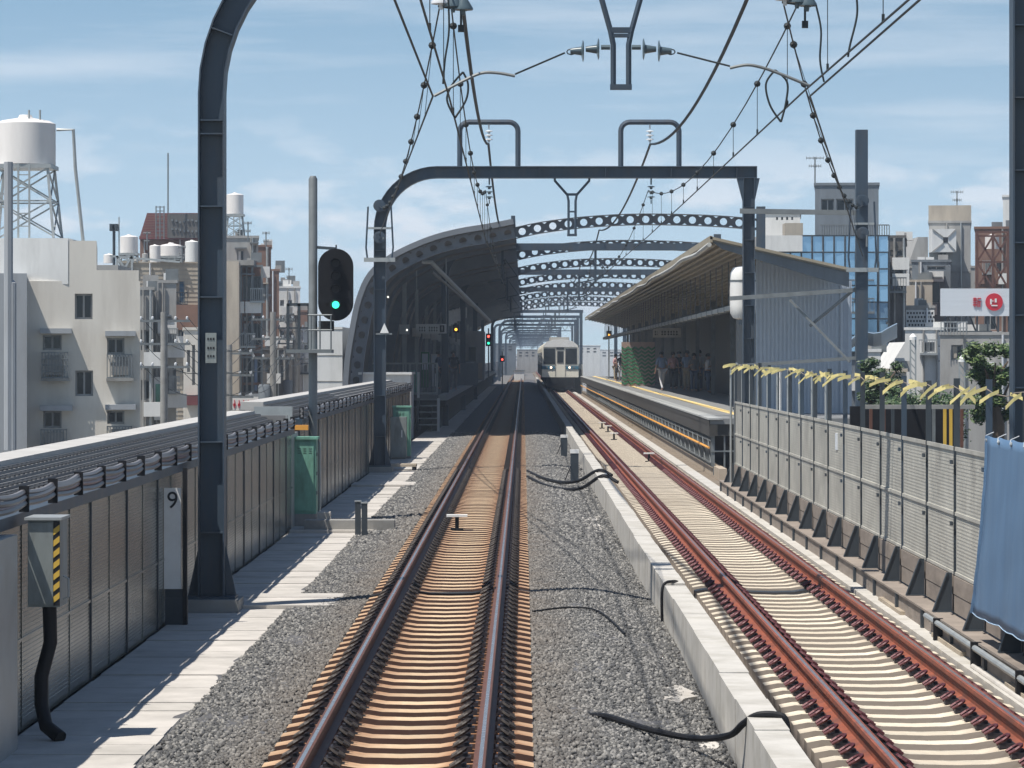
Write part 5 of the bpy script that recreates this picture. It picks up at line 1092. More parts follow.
# ------------------------------------------------------------------ buildings
def building(label, px0, px1, py_top, Z, depth, wall, rects=(), yaw=0, zb=-9, name='building', side=None, reveal=.22, glass='glass', frame='frame', parapet=True, sidewin=0):
    if yaw == 0 and Z < 600: yaw = (px1 - VX) / F - .008 if px1 < VX else (px0 - VX) / F + .008 * (px0 > VX)
    """front wall with real openings cut where rects (pixel boxes) say; local x along the front, y into the depth"""
    rects = list(rects); rg = random.Random(int(px0 * 7 + Z)); auto = Z < 250 and (px1 - px0) > 8 and zb < 0 and wall != 'cream' and px0 > 0
    if auto:
        pw, ph = 1.0 * F / Z, 1.25 * F / Z; yy = py_top + .9 * F / Z
        while yy + ph < 440:
            xx = px0 + .45 * F / Z
            while xx + pw < px1 - .3 * F / Z:
                if rg.random() < .8 and not any(xx < r[2] + 1 and xx + pw > r[0] - 1 and yy < r[3] + 1 and yy + ph > r[1] - 1 for r in rects): rects.append((xx, yy, xx + pw * rg.choice((1, 1, .6)), yy + ph))
                xx += pw * 1.65
            yy += 2.9 * F / Z
    xl, xr = (px0 - VX) * Z / F, (px1 - VX) * Z / F; h = EYE - (py_top - VY) * Z / F - zb; wd = (xr - xl) / math.cos(yaw); ox = xl if yaw <= 0 else xr
    T = thing(name, label, 'building', (xl, Z, zb), rz=-yaw)
    op = []
    for r in rects:
        a = ((r[0] - px0) * Z / F / math.cos(yaw), EYE - (r[3] - VY) * Z / F - zb, (r[2] - px0) * Z / F / math.cos(yaw), EYE - (r[1] - VY) * Z / F - zb); op.append(a)
    xs = sorted({0, wd, *[v for a in op for v in (a[0], a[2])]}); zs = sorted({0, h, *[v for a in op for v in (a[1], a[3])]}); mb = MB()
    for i in range(len(xs) - 1):
        for j in range(len(zs) - 1):
            cx, cz = (xs[i] + xs[i + 1]) / 2, (zs[j] + zs[j + 1]) / 2
            if not any(a[0] < cx < a[2] and a[1] < cz < a[3] for a in op): mb.add([(xs[i], 0, zs[j]), (xs[i + 1], 0, zs[j]), (xs[i + 1], 0, zs[j + 1]), (xs[i], 0, zs[j + 1])], [(0, 1, 2, 3)])
    for a in op:
        x0, z0, x1, z1 = a; q = reveal; mb.add([(x0, 0, z0), (x1, 0, z0), (x1, 0, z1), (x0, 0, z1), (x0, q, z0), (x1, q, z0), (x1, q, z1), (x0, q, z1)], [(0, 4, 5, 1), (1, 5, 6, 2), (2, 6, 7, 3), (3, 7, 4, 0)])
    mb.add([(0, 0, 0), (0, depth, 0), (0, depth, h), (0, 0, h), (wd, 0, 0), (wd, depth, 0), (wd, depth, h), (wd, 0, h)], [(0, 3, 2, 1), (4, 5, 6, 7), (1, 2, 6, 5), (3, 7, 6, 2)])
    o = mb.build('wall', wall, T, local=True)
    if parapet: MB().box(-.05, wd + .05, -.05, .2, h, h + .12).box(-.05, .15, .2, depth, h, h + .12).box(wd - .15, wd + .05, .2, depth, h, h + .12).build('parapet', side or wall, T, local=True)
    for a in op:
        x0, z0, x1, z1 = a; f = MB(); t_ = .05; y0, y1 = reveal - .06, reveal - .002
        f.box(x0, x0 + t_, y0, y1, z0, z1).box(x1 - t_, x1, y0, y1, z0, z1).box(x0 + t_, x1 - t_, y0, y1, z0, z0 + t_).box(x0 + t_, x1 - t_, y0, y1, z1 - t_, z1).box((x0 + x1) / 2 - .025, (x0 + x1) / 2 + .025, y0, y1, z0 + t_, z1 - t_)
        w_ = f.build('window', frame, T, local=True); MB().add([(x0, reveal, z0), (x1, reveal, z0), (x1, reveal, z1), (x0, reveal, z1)], [(0, 1, 2, 3)]).build('pane', glass, w_, local=True)
    if auto:
        for zf in np.arange(h - 2.75, max(2, h - 16), -2.9): MB().box(-.02, wd + .02, -.06, -.001, zf, zf + .12).build('floor_band', rg.choice((wall, wall, 'conc_d')), T, local=True)
        for a in op:
            if rg.random() < .45: MB().box(a[0] + .1, a[0] + .85, -.42, -.08, a[1] - .62, a[1] - .08).build('air_conditioner', 'whitew', T, local=True)
            elif rg.random() < .45:
                mb = MB(); mb.box(a[0] - .15, a[2] + .15, -.6, -.002, a[1] - .14, a[1] - .04).box(a[0] - .15, a[2] + .15, -.6, -.56, a[1] + .5, a[1] + .55); n_ = 7
                for q in range(n_ + 1): xq = a[0] - .13 + (a[2] - a[0] + .26) * q / n_; mb.box(xq - .012, xq + .012, -.59, -.57, a[1] - .04, a[1] + .5)
                mb.build('window_rail', rg.choice(('galv_d', 'paint_d', 'galv')), T, local=True)
            if rg.random() < .35: MB().box(a[0] - .12, a[2] + .12, -.5, -.002, a[3] + .06, a[3] + .12).build('awning', rg.choice(('galv_d', 'bluegrey', 'beige')), T, local=True)
            if rg.random() < .3: MB().box(a[0] + .06, (a[0] + a[2]) / 2, reveal - .11, reveal - .07, a[1] + .06, a[3] - .06).build('blind', rg.choice(('whitew', 'beige', 'c_blue')), T, local=True)
        for q in range(2): xp_ = wd * rg.uniform(.05, .95); MB().tube([(xp_, -.10, 0), (xp_, -.10, h)], .05, 6).build('down_pipe', rg.choice(('galv', 'conc_d', 'insul_w')), T, local=True)
        for q in range(3): xq = wd * rg.uniform(.1, .75); s2 = rg.uniform(.25, .6); MB().box(xq, xq + s2, 1.2 + q, 1.9 + q, h, h + s2 * rg.uniform(.7, 1.3)).build('roof_unit', rg.choice(('whitew', 'greyb', 'galv_d')), T, local=True)
    T['h'] = h; T['wd'] = wd; return T
def loc(T, px, py, Z, px0): return ((px - px0) * Z / F / math.cos(T.rotation_euler.z), EYE - (py - VY) * Z / F + 9)
def lbox(T, px0, r, y0, y1, Z, name, m_, parent=None):
    a = loc(T, r[0], r[3], Z, px0); b = loc(T, r[2], r[1], Z, px0); return MB().box(a[0], b[0], y0, y1, a[1], b[1]).build(name, m_, parent or T, local=True)
def water_tank(px, py_t, py_b, w_px, py_foot, Z, label, m_='tank', brace=True, dy=1.0):
    s = Z / F; r = w_px * s / 2; s = (Z + r + dy) / F; r = w_px * s / 2; x = (px - VX) * s; zt, zb, zf = [EYE - (v - VY) * s for v in (py_t, py_b, py_foot)]; yc = Z + r + dy
    t = thing('water_tank', label, 'water tank', (x, yc, zf), 'rooftop water tanks')
    MB().lathe([(r, 0), (r, zt - zb), (r * .8, (zt - zb) + r * .10), (r * .25, (zt - zb) + r * .2), (r * .2, (zt - zb) + r * .3)], (x, yc, zb), 28).build('tank_body', m_, t, smooth=True)
    if brace:
        q = r * .85; q2 = r * 1.08; c = [(-1, -1), (1, -1), (1, 1), (-1, 1)]; leg = max(.03, r * .05)
        MB().box(x - q - .1, x + q + .1, yc - q - .1, yc + q + .1, zb - .12, zb - .01).build('deck', 'galv', t)
        for a, b in c: MB().bar((x + a * q, yc + b * q, zb - .1), (x + a * q2, yc + b * q2, zf), leg * 1.6, leg * 1.6).build('leg', 'galv', t)
        mb = MB(); zm = (zb + zf) / 2
        for i in range(4):
            a, b = c[i], c[(i + 1) % 4]
            for (z0, z1, f0, f1) in ((zf + .05, zm, q2, (q + q2) / 2), (zm, zb - .12, (q + q2) / 2, q)):
                mb.bar((x + a[0] * f0, yc + a[1] * f0, z0), (x + b[0] * f1, yc + b[1] * f1, z1), leg, leg); mb.bar((x + b[0] * f0, yc + b[1] * f0, z0), (x + a[0] * f1, yc + a[1] * f1, z1), leg, leg)
            mb.bar((x + a[0] * f1, yc + a[1] * (q + q2) / 2, zm), (x + b[0] * (q + q2) / 2, yc + b[1] * (q + q2) / 2, zm), leg, leg)
        mb.build('brace', 'galv', t); xl_ = x - r * .1
        mb = MB(); mb.box(xl_, xl_ + .05, yc - q2 - .1, yc - q2 - .05, zf, zb).box(xl_ + .3, xl_ + .35, yc - q2 - .1, yc - q2 - .05, zf, zb)
        for z in np.arange(zf + .3, zb, .35): mb.box(xl_, xl_ + .35, yc - q2 - .09, yc - q2 - .06, z, z + .03)
        mb.build('ladder', 'galv', t)
    return t
def aerial(px, py0, py1, Z, label, wpx=14):
    t = thing('aerial', label, 'aerial', W(px, py0, Z)); MB().tube([W(px, py0, Z), W(px, py1, Z)], .035, 5).build('mast', 'galv_d', t); mb = MB()
    for k, dy in enumerate((1, 9)):
        ww = wpx * (1 - .3 * k); mb.tube([W(px - ww / 2, py1 + dy, Z), W(px + ww / 2, py1 + dy, Z)], .022, 4)
        for q in range(6): xx = px - ww / 2 + ww * q / 5; mb.tube([W(xx, py1 + dy - 1.5, Z), W(xx, py1 + dy + 1.5, Z)], .012, 4)
    mb.build('element', 'galv_d', t)
# cream building, far left
Zc = 92.0
cw = [(74, 293.5, 91.5, 319), (74.5, 370.5, 92, 396), (42.5, 335, 61, 350), (106, 338, 123, 354), (43, 411, 61, 428), (106, 411, 123, 424)]
B = building('big cream building at far left with barred windows and a water tower on top', 25, 138.5, 281, Zc, 14, 'cream', cw, 0, parapet=False, reveal=.30)
s_ = Zc / F
for (x0, y0, x1, y1) in ((40, 328.5, 71, 333.5), (104, 331, 134, 336), (40, 405, 72, 410.5), (104, 404.5, 134, 409.5)):
    lbox(B, 25, (x0, y0, x1, y1), -.55, 0, Zc, 'awning', 'cream_grey_shade')
for k, (x0, y0, x1, y1) in enumerate(((42, 352, 67, 378), (106, 354, 130, 378), (41, 429, 66, 446), (106, 426, 130, 444))):
    mb = MB(); a = loc(B, x0, y1, Zc, 25); b = loc(B, x1, y0, Zc, 25)
    for i in range(9): x = a[0] + (b[0] - a[0]) * i / 8; mb.box(x - .012, x + .012, -.42, -.40, a[1], b[1])
    for i in range(5 if k == 0 else 2): z = a[1] + (b[1] - a[1] - .03) * i / (4 if k == 0 else 1); mb.box(a[0], b[0], -.43, -.41, z, z + .03)
    for x in (a[0], b[0]): mb.box(x - .012, x + .012, -.42, 0, a[1], a[1] + .03); mb.box(x - .012, x + .012, -.42, 0, b[1] - .03, b[1])
    mb.build('window_cage', 'galv_d', B, local=True); lbox(B, 25, (x0 - 1, y1, x1 + 2, y1 + 3), -.45, 0, Zc, 'cage_shelf', 'conc_d')
    ab = lbox(B, 25, (x0 + 4, y0 + 3, x1 - 4, y1 - 3), -.36, -.02, Zc, 'air_conditioner', 'greyb')
MB().box((68 - 25) * s_, (96 - 25) * s_, .0, 7, B['h'], B['h'] + 40.5 * s_).build('penthouse', 'cream', B, local=True)
MB().box((96 - 25) * s_, (138 - 25) * s_, 0, .25, B['h'], B['h'] + .30).build('parapet', 'cream', B, local=True)
B2 = building('cream building wing, its shade painted grey, at the left picture edge', -60, 25, 273, Zc - 1.6, 12, 'cream_grey_shade', [(-40, 300, -20, 330)], 0, parapet=False)
tag(MB().tube([W(13, 470, Zc - 2), W(13, 283, Zc - 2), W(10, 281, Zc - 1.7)], .09, 8).tube([W(8.5, 450, Zc - 2), W(8.5, 162, Zc - 2)], .12, 8).build('drain_pipe', 'cream_grey_shade'), 'pale vertical pipes rising at the left edge past the cream building roof', 'pipe')
MB().box(-.1, (68 + 60) * s_, .1, 7, 0, .1)
tag(MB().box(W(-60, 0, Zc).x, W(67.5, 0, Zc).x, Zc + .12, Zc + 6, W(0, 284, Zc).z, W(0, 238, Zc).z).build('roof_block', 'whitew'), 'pale enclosure on the cream building roof carrying the water tower', 'roof block')
WT = water_tank(25.5, 124, 165, 60, 239, Zc, 'big round off-white water tank on tall steel legs at far left', dy=.6)
x = W(64, 0, Zc).x; mb = MB(); mb.tube([(W(50, 0, Zc).x, Zc + 1.3, W(0, 126.5, Zc).z), (W(67, 0, Zc).x, Zc + 1.3, W(0, 126.5, Zc).z), (W(69, 0, Zc).x, Zc + 1.3, W(0, 165, Zc).z)], .05)
mb.tube([(W(69, 0, Zc).x, Zc + 1.3, W(0, 165, Zc).z), (W(77, 0, Zc).x, Zc + 1.3, W(0, 240, Zc).z)], .05); mb.build('overflow_pipe', 'galv', WT)
for px in (29, 40): MB().tube([W(px, 120, Zc + 1), W(px, 110, Zc + 1)], .03).build('vent_pipe', 'galv', WT)
# row between the cream building and the near column
b = building('narrow dark gap building with vertical bars just right of the cream one', 139, 153, 290, 128, 10, 'greyb', [(141, 330, 150, 350), (141, 380, 150, 400)])
b = building('grey-beige narrow building with green and white sign strip on its front', 152, 176, 283, 135, 10, 'greyb', [(163, 318, 168, 342), (169, 320, 174, 342), (165, 372, 169, 392), (172, 370, 176, 390), (155, 300, 158, 318)])
lbox(b, 152, (154, 377, 165, 420), -.25, -.1, 135, 'sign_strip', 'whitew'); lbox(b, 152, (155.5, 384, 164, 414), -.27, -.25, 135, 'green_panel', 'green')
b = building('beige siding building with teal window and crowd of tanks on roof', 120, 208, 263, 170, 14, 'beige', [(173, 281, 184, 303), (188, 320, 194, 340), (178, 330, 184, 352), (192, 352, 197, 378), (182, 365, 187, 380), (125, 285, 133, 300)], glass='bluep')
mb = MB()
for z in np.arange(.5, b['h'], .22): mb.box(.0, b['wd'], -.02, 0, z, z + .015)
mb.build('siding_line', 'conc_d', b, local=True)
lbox(b, 120, (175, 305, 208, 330), -1.2, -.0, 170, 'balcony', 'brown'); lbox(b, 120, (176, 336, 190, 352), -.9, -.0, 170, 'lower_balcony', 'whitew'); lbox(b, 120, (143, 281, 172, 290), -1.2, -.02, 170, 'dark_eave', 'darkb')
b = building('short cream building with tall dark window slots left of near column', 184, 204, 330, 150, 8, 'cream', [(192, 345, 195, 385), (187, 350, 190, 372), (198, 350, 201, 380)])
lbox(b, 184, (186, 395, 198, 405), -.6, -.0, 150, 'maroon_awning', 'maroon')
b = building('brown pyramid-sided penthouse roof above the tanks at left', 140, 200, 238, 215, 12, 'brown', [])
t = thing('louvred_roof', 'maroon louvred mansard roof with dark openings on the brown block', 'roof', (W(170, 0, 214).x, 214, W(0, 239, 214).z)); a = W(139, 239, 214); c = W(147, 213, 214); d = W(200, 213, 214); e = W(201, 239, 214)
MB().add([a, c, d, e] + [v + Vector((0, 8, 0)) for v in (a, c, d, e)], [(0, 1, 2, 3), (7, 6, 5, 4), (0, 4, 5, 1), (1, 5, 6, 2), (2, 6, 7, 3), (3, 7, 4, 0)]).build('roof_panel', 'maroon', t)
mb = MB()
for py in np.arange(215, 238, 2.6): mb.add([W(147.5 - (py - 213) * .3, py, 213.9), W(167, py, 213.9), W(167, py + .7, 213.9), W(147.5 - (py - 213) * .3, py + .7, 213.9)], [(0, 1, 2, 3)])
mb.build('louvre_line', 'brown', t); MB().box(W(167.5, 0, 213.9).x, W(199, 0, 213.9).x, 213.8, 213.95, W(0, 238, 214).z, W(0, 214, 214).z).build('dark_screen', 'darkb', t)
mb = MB()
for k in range(14): px = 170 + (k % 7) * 4; py = 218 + (k // 7) * 9 + random.uniform(0, 3); mb.box(W(px, 0, 213).x, W(px + 2, 0, 213).x, 213.7, 213.8, W(0, py + 2, 213).z, W(0, py, 213).z)
mb.build('screen_slot', 'galv_d', t)
tag(MB().tube([W(168, 213, 213), W(168, 153, 213)], .05, 5).build('lightning_rod', 'galv_d'), 'tall thin lightning rod on the maroon roof', 'rod')
t = thing('roof_ladder', 'dark ladder cage standing before the maroon roof', 'ladder', W(160, 240, 212)); mb = MB()
for px in (156, 160, 164): mb.tube([W(px, 239, 212), W(px, 206, 212)], .04, 5)
for py in np.arange(207, 238, 4): mb.bar(W(156, py, 212), W(164, py, 212), .05, .05)
mb.build('ladder_frame', 'galv_d', t)
for px, yt, yb, w_, yf, Z, lb, m_ in ((129, 237, 253, 18, 263, 169, 'cream squat roof tank, largest of the row left of the brown block', 'tank'), (155, 246, 262, 11, 264, 168, 'small cream roof tank in the middle of the row below the brown block', 'tank'), (171, 246, 256, 23, 263, 169, 'broad cream roof tank right of the middle one', 'tank'), (109, 255, 263, 11, 264, 169, 'small tank at the left end of the row beside the cream building', 'tank'), (145, 254, 262, 6, 264, 168, 'smallest grey tank of the row below the brown block', 'greyb'), (192, 242, 262, 14, 264, 168, 'white tank next to the near column at the row end', 'whitew')): water_tank(px, yt, yb, w_, yf, Z, lb, m_, brace=(yf - yb > 5))
t = thing('roof_antenna', 'dark roof antenna mast with two boxes left of the tanks', 'antenna', W(114, 262, 150)); MB().tube([W(114, 280, 150), W(114, 224, 150)], .07, 6).build('mast', 'paint_d', t); MB().box(W(110, 0, 150).x, W(113, 0, 150).x, 149.8, 150.2, W(0, 231, 150).z, W(0, 224, 150).z).box(W(115, 0, 150).x, W(118, 0, 150).x, 149.8, 150.2, W(0, 231, 150).z, W(0, 224, 150).z).build('antenna_box', 'paint_d', t)
MB().tube([W(119, 265, 150), W(119, 217, 150)], .03, 5).build('thin_rod', 'galv', t)
t = thing('steel_stand', 'pale lattice steel stand on the roofs right of cream building', 'stand', W(124, 281, 140)); mb = MB()
for a, b_ in (((117, 281), (132, 256)), ((132, 281), (117, 256)), ((117, 256), (117, 281)), ((132, 256), (132, 281)), ((110, 256), (180, 262))): mb.bar(W(*a, 140), W(*b_, 140), .08, .08)
mb.build('lattice', 'galv', t)
tag(MB().box(W(97, 0, 120).x, W(118, 0, 120).x, 120, 124, -5, W(0, 265, 120).z).build('roof_block', 'greyb'), 'small grey roof hut just right of the cream building parapet', 'roof block')
# grid building
Zg_ = 160
b = building('dark brick-grey building with metal frame grid and pale left side', 224, 262, 265, Zg_, 14, 'brown', [(243, 276, 252, 300), (253, 276, 261, 300), (243, 316, 252, 345), (253, 316, 261, 345), (243, 356, 252, 392), (253, 356, 261, 392), (226, 276, 231, 300), (226, 330, 231, 352)], frame='galv_d')
mb = MB(); 
for px in (224, 232, 241, 252, 261.5): a = loc(b, px, 265, Zg_, 224); mb.box(a[0] - .05, a[0] + .05, -.35, -.25, 0, a[1])
for py in (266, 307, 312, 352, 357): a = loc(b, 224, py, Zg_, 224); mb.box(0, b['wd'], -.34, -.26, a[1] - .06, a[1] + .04)
mb.build('frame_grid', 'galv_d', b, local=True); lbox(b, 224, (224, 268, 241, 420), -.12, -.0, Zg_, 'pale_bay', 'beige') if False else None
tag(MB().box(W(223, 0, Zg_).x, W(241, 0, Zg_).x, Zg_ - 1.2, Zg_ - .4, -9, W(0, 262, Zg_).z).build('pale_bay', 'beige'), 'pale beige stair bay in front of the dark grid building', 'building bay')
b = building('light panelled penthouse carrying the small white water tank', 222, 258, 238, 166, 9, 'greyb', [(237, 250, 244, 263), (252, 245, 256, 265)])
water_tank(235, 195, 214, 17, 238, 166, 'small white water tank on thin legs above the light penthouse')
tag(MB().box(W(222, 0, 164).x, W(262, 0, 164).x, 159, 164, W(0, 268, 164).z, W(0, 263, 164).z).build('roof_slab', 'conc_d'), 'flat grey roof slab beneath the light penthouse', 'roof slab')
building('tall slim brown building right of the grid building', 257, 271, 247, 190, 10, 'brown', [(263, 285, 266, 300), (263, 320, 266, 335)]); building('lower brown building with bare side next to the slim brown one', 268, 279, 271, 205, 10, 'brown', [])
b = building('white building with dark flat penthouse left of the signal mast', 278, 300, 288, 230, 10, 'whitew', [(280, 300, 284, 306), (288, 300, 292, 306), (280, 315, 284, 322), (288, 315, 292, 322), (280, 330, 284, 337), (288, 330, 292, 337)])
building('small dark-topped blue-grey block above the white building', 279, 291, 283, 234, 6, 'bluegrey', [])
building('white stair-stepped building behind the signal mast', 300, 331, 330, 210, 10, 'whitew', [(303, 345, 307, 352), (322, 345, 326, 352), (303, 365, 307, 372)]); building('brown gabled block framed by the signal ladder', 298, 312, 312, 225, 8, 'brown', [(303, 330, 306, 336)]); building('dark low building filling the gap beneath the brown towers', 262, 300, 350, 185, 8, 'darkb', [(265, 360, 269, 372), (280, 365, 284, 378)])
# shop sign strip and utility poles at left
t = thing('shop_sign', 'long pale pink shop banner above the noise wall', 'sign', W(240, 405, 145)); MB().box(W(222, 0, 145).x, W(262, 0, 145).x, 145, 145.1, W(0, 410, 145).z, W(0, 397, 145).z).build('board', 'whitew', t); mb = MB()
for k in range(8): px = 224 + k * 4.6; mb.box(W(px, 0, 145).x, W(px + 2.6, 0, 145).x, 144.97, 145, W(0, 406, 145).z, W(0, 403.5, 145).z); mb.box(W(px + 1, 0, 145).x, W(px + 1.7, 0, 145).x, 144.97, 145, W(0, 408, 145).z, W(0, 400, 145).z)
mb.build('lettering', 'red', t)
def util_pole(px, py_t, Z, label, trans=True):
    p = W(px, py_t, Z); t = thing('utility_pole', label, 'utility pole', (p.x, Z, -9), 'utility poles behind the noise wall'); MB().lathe([(.17, -9), (.12, p.z)], (p.x, Z, 0), 10).build('pole_body', 'conc_d', t, smooth=True)
    for k in range(3): MB().box(p.x - .9, p.x + .9, Z - .05, Z + .05, p.z - .35 - k * .8, p.z - .27 - k * .8).build('crossarm', 'galv_d', t); mb = MB(); [mb.lathe([(.03, 0), (.045, .03), (.045, .09), (.02, .12)], (p.x + q, Z, p.z - .27 - k * .8), 8) for q in (-.8, -.4, .4, .8)]; mb.build('insulator', 'insul_w', t)
    if trans: MB().lathe([(.2, -.4), (.25, -.38), (.25, .35), (.2, .42)], (p.x - .35, Z - .1, p.z - 3.4), 12).build('transformer', 'bluegrey', t, smooth=True)
    return p
p1 = util_pole(273, 312, 140, 'utility pole with transformer before the brown buildings'); p2 = util_pole(164, 312, 118, 'utility pole before the narrow sign-strip building', False); p3 = util_pole(229, 345, 125, 'short utility pole right of the near column', False); p4 = util_pole(295, 322, 175, 'thin utility pole beside the signal ladder')
for a, b_, lb in ((p2, p3, 'sagging street wires between the first two utility poles'), (p3, p1, 'sagging street wires from short pole to transformer pole'), (p1, p4, 'sagging street wires beyond the transformer pole')):
    mb = MB()
    for k in range(3):
        for q in (-.8, .4, .8): mb.tube(sagline(a + Vector((q, 0, -.15 - .8 * k)), b_ + Vector((q, 0, -.15 - .8 * k)), .5, 10), .014, 4)
    tag(mb.build('street_wires', 'wire'), lb, 'wires')

for px, y0, y1, Z, lb in ((147, 250, 232, 160, 'thin aerial among the roof tanks left of the maroon roof'), (182, 262, 246, 160, 'thin aerial beside the broad cream roof tank'), (248, 240, 222, 165, 'thin aerial on the light penthouse at left'), (266, 248, 232, 190, 'thin aerial on the slim brown building'), (289, 284, 268, 230, 'thin aerial on the white building left of the signal')): aerial(px, y0, y1, Z, lb, 7)
# ------------------------------------------------------------------ right side
Zr = 150
b = building('blue glass office block with grey penthouse at right', 800, 888.5, 262, Zr, 16, 'bluegrey', [])
gl = MB(); gx = [828, 845, 862, 888]
mbf = MB(); cols = np.linspace(757, 888, 13); rows = np.linspace(236, 352, 8)
T = thing('glass_facade', 'curtain wall of bluish glass panes on the office block, facing the tracks', 'facade', (W(820, 0, Zr - .4).x, Zr - .4, -9))
for i in range(len(cols) - 1):
    for j in range(len(rows) - 1):
        if cols[i] < 800 and j > 5: continue
        if cols[i] < 800 and rows[j] < 252: continue
        a = W(cols[i] + .25, rows[j + 1] - .3, Zr - .4); c = W(cols[i + 1] - .25, rows[j] + .3, Zr - .4); tl = random.uniform(-.05, .05); MB().add([(a.x, Zr - .4, a.z), (c.x, Zr - .4 + tl, a.z), (c.x, Zr - .4 + tl, c.z), (a.x, Zr - .4, c.z)], [(0, 1, 2, 3)]).build('pane', 'glass_b' if random.random() > .07 else 'glass', T)
for px in cols: mbf.box(W(px, 0, Zr).x - .03, W(px, 0, Zr).x + .03, Zr - .46, Zr - .34, W(0, 352, Zr).z, W(0, 236 if px >= 800 else 252, Zr).z)
for py in rows: mbf.box(W(757 if py > 245 else 800, 0, Zr).x, W(888, 0, Zr).x, Zr - .455, Zr - .345, W(0, py, Zr).z - .03, W(0, py, Zr).z + .03)
mbf.build('mullion', 'paint_d', T); MB().box(W(757, 0, Zr).x, W(888, 0, Zr).x, Zr - .3, Zr - .02, -9, W(0, 252, Zr).z).build('backing', 'bluegrey', T)
tag(MB().box(W(756, 0, Zr).x, W(801, 0, Zr).x, Zr - .8, Zr - .48, W(0, 252, Zr).z, W(0, 236, Zr).z).build('metal_canopy', 'whitew'), 'shiny pale band at the top left of the glass office block', 'canopy band')
b = building('dark grey penthouse tower with two brown windows on glass block', 815, 878, 185.5, Zr + 3, 10, 'bluegrey', [(821, 199, 834, 211), (836, 199, 853, 211)], zb=6)
mb = MB()
for px in np.arange(822, 890, 2.4): mb.tube([W(px, 236, Zr - .3), W(px, 225, Zr - .3)], .02, 4)
mb.bar(W(820, 225, Zr - .3), W(889, 225, Zr - .3), .05, .05); tag(mb.build('roof_railing', 'galv_d'), 'thin roof railing along the glass office block', 'railing')
building('white roof hut with round holes behind the platform canopy', 762, 800, 214, Zr + 6, 6, 'whitew', [(776, 217, 778, 220), (781, 217, 783, 220), (786, 217, 788, 220), (791, 217, 793, 220)], zb=6)
tag(MB().box(W(757, 0, Zr + 3).x, W(830, 0, Zr + 3).x, Zr + 3, Zr + 6, 5, W(0, 236, Zr + 3).z).build('roof_block', 'greyb'), 'grey roof block under the white hut beside the penthouse', 'roof block')
tag(MB().box(W(785, 0, Zr + 1).x, W(803, 0, Zr + 1).x, Zr + 1, Zr + 2.5, W(0, 238, Zr + 1).z, W(0, 223, Zr + 1).z).build('roof_unit', 'beige'), 'pale rooftop cabinet left of the grey penthouse', 'roof unit')
aerial(815, 186, 157, Zr + 4, 'television aerial on the grey penthouse of the glass block', 17); aerial(957, 206, 191, 190, 'television aerial on the tall grey tower at right', 12)
building('narrow black building right of the glass office block', 888.5, 905, 238, Zr + 1, 12, 'darkb', [(890, 250, 903, 256), (890, 266, 903, 272), (890, 284, 903, 290)], frame='galv_d')
b = building('tall grey tower block with beige top storey at right', 929, 970, 223, 186, 10, 'greyb', []); 
lbox(b, 929, (928.5, 205.5, 970.5, 223), -.03, 9, 186, 'top_storey', 'beige')
t = thing('roof_box', 'square pale projecting box with small opening on the grey tower', 'wall box', W(942, 245, 184)); a, c = W(932, 252, 184.5), W(956, 229, 184.5)
MB().box(a.x, c.x, 184.4, 186, a.z, c.z).build('box_body', 'whitew', t); MB().box(a.x + .6, a.x + .85, 184.38, 184.4, a.z + .5, a.z + .8).build('opening', 'ink', t)
mb = MB(); [mb.bar((q0, 184.36, w0), (q1, 184.36, w1), .05, .04) for q0, w0, q1, w1 in ((a.x, a.z, a.x + .6, a.z + .5), (c.x, c.z, a.x + .85, a.z + .8), (a.x, c.z, a.x + .6, a.z + .8), (c.x, a.z, a.x + .85, a.z + .5))]; mb.build('crease', 'conc_d', t)
building('dark blue-grey boxy building before the grey tower', 912, 950, 262, 178, 10, 'bluegrey', [(927, 266, 945, 270)]); building('dull grey building behind the narrow black one', 902, 930, 268, 196, 10, 'greyb', [(906, 280, 912, 288)])
tag(MB().prism([(W(907, 0, 200).x, W(0, 268, 200).z), (W(928, 0, 200).x, W(0, 268, 200).z), (W(928, 0, 200).x, W(0, 237, 200).z), (W(918, 0, 200).x, W(0, 237, 200).z)], 200, 206).build('sloped_block', 'greyb'), 'grey sloped-side roof block left of the tall tower', 'roof block')
building('white low building with shuttered storefront under the billboard', 905, 946, 330, 150, 8, 'whitew', [(922, 342, 934, 352)]); 
tag(MB().prism([(W(868, 0, 140).x, -6), (W(920, 0, 140).x, -6), (W(920, 0, 140).x, W(0, 345, 140).z), (W(905, 0, 140).x, W(0, 342, 140).z), (W(888, 0, 140).x, W(0, 370, 140).z)], 140, 146).build('white_house', 'whitew'), 'white house with slanting roof edge right of the square pole', 'house')
b = building('building with blue balcony panels and patterned upper wall beside the billboard', 906, 934, 308, 158, 8, 'greyb', [(908, 314, 918, 322)]); lbox(b, 906, (908, 333, 934, 344), -.5, -.35, 158, 'blue_balcony', 'bluep')
mb = MB(); a0 = loc(b, 906, 331, 158, 906); a1 = loc(b, 934, 310, 158, 906); mb.box(a0[0], a1[0], -.02, -.001, a0[1], a1[1], 0)
for r_ in range(5):
    for c_ in range(9): px = 907 + c_ * 3 + (r_ % 2) * 1.5; a = loc(b, px, 312 + r_ * 4, 158, 906); mb.box(a[0], a[0] + .08, -.03, -.02, a[1] - .1, a[1], 1)
mb.build('patterned_panel', ['whitew', 'ink'], b, local=True); tag(MB().box(W(920, 0, 157.2).x, W(925, 0, 157.2).x, 157.2, 157.3, W(0, 343, 157.2).z, W(0, 330, 157.2).z).build('hung_cloth', 'pink'), 'pink cloth hanging over the blue balcony', 'cloth')
b = building('brown brick building behind steel truss and tank at right', 975, 1030, 229, 170, 10, 'brown', [(985, 262, 990, 272), (996, 262, 1001, 272)])
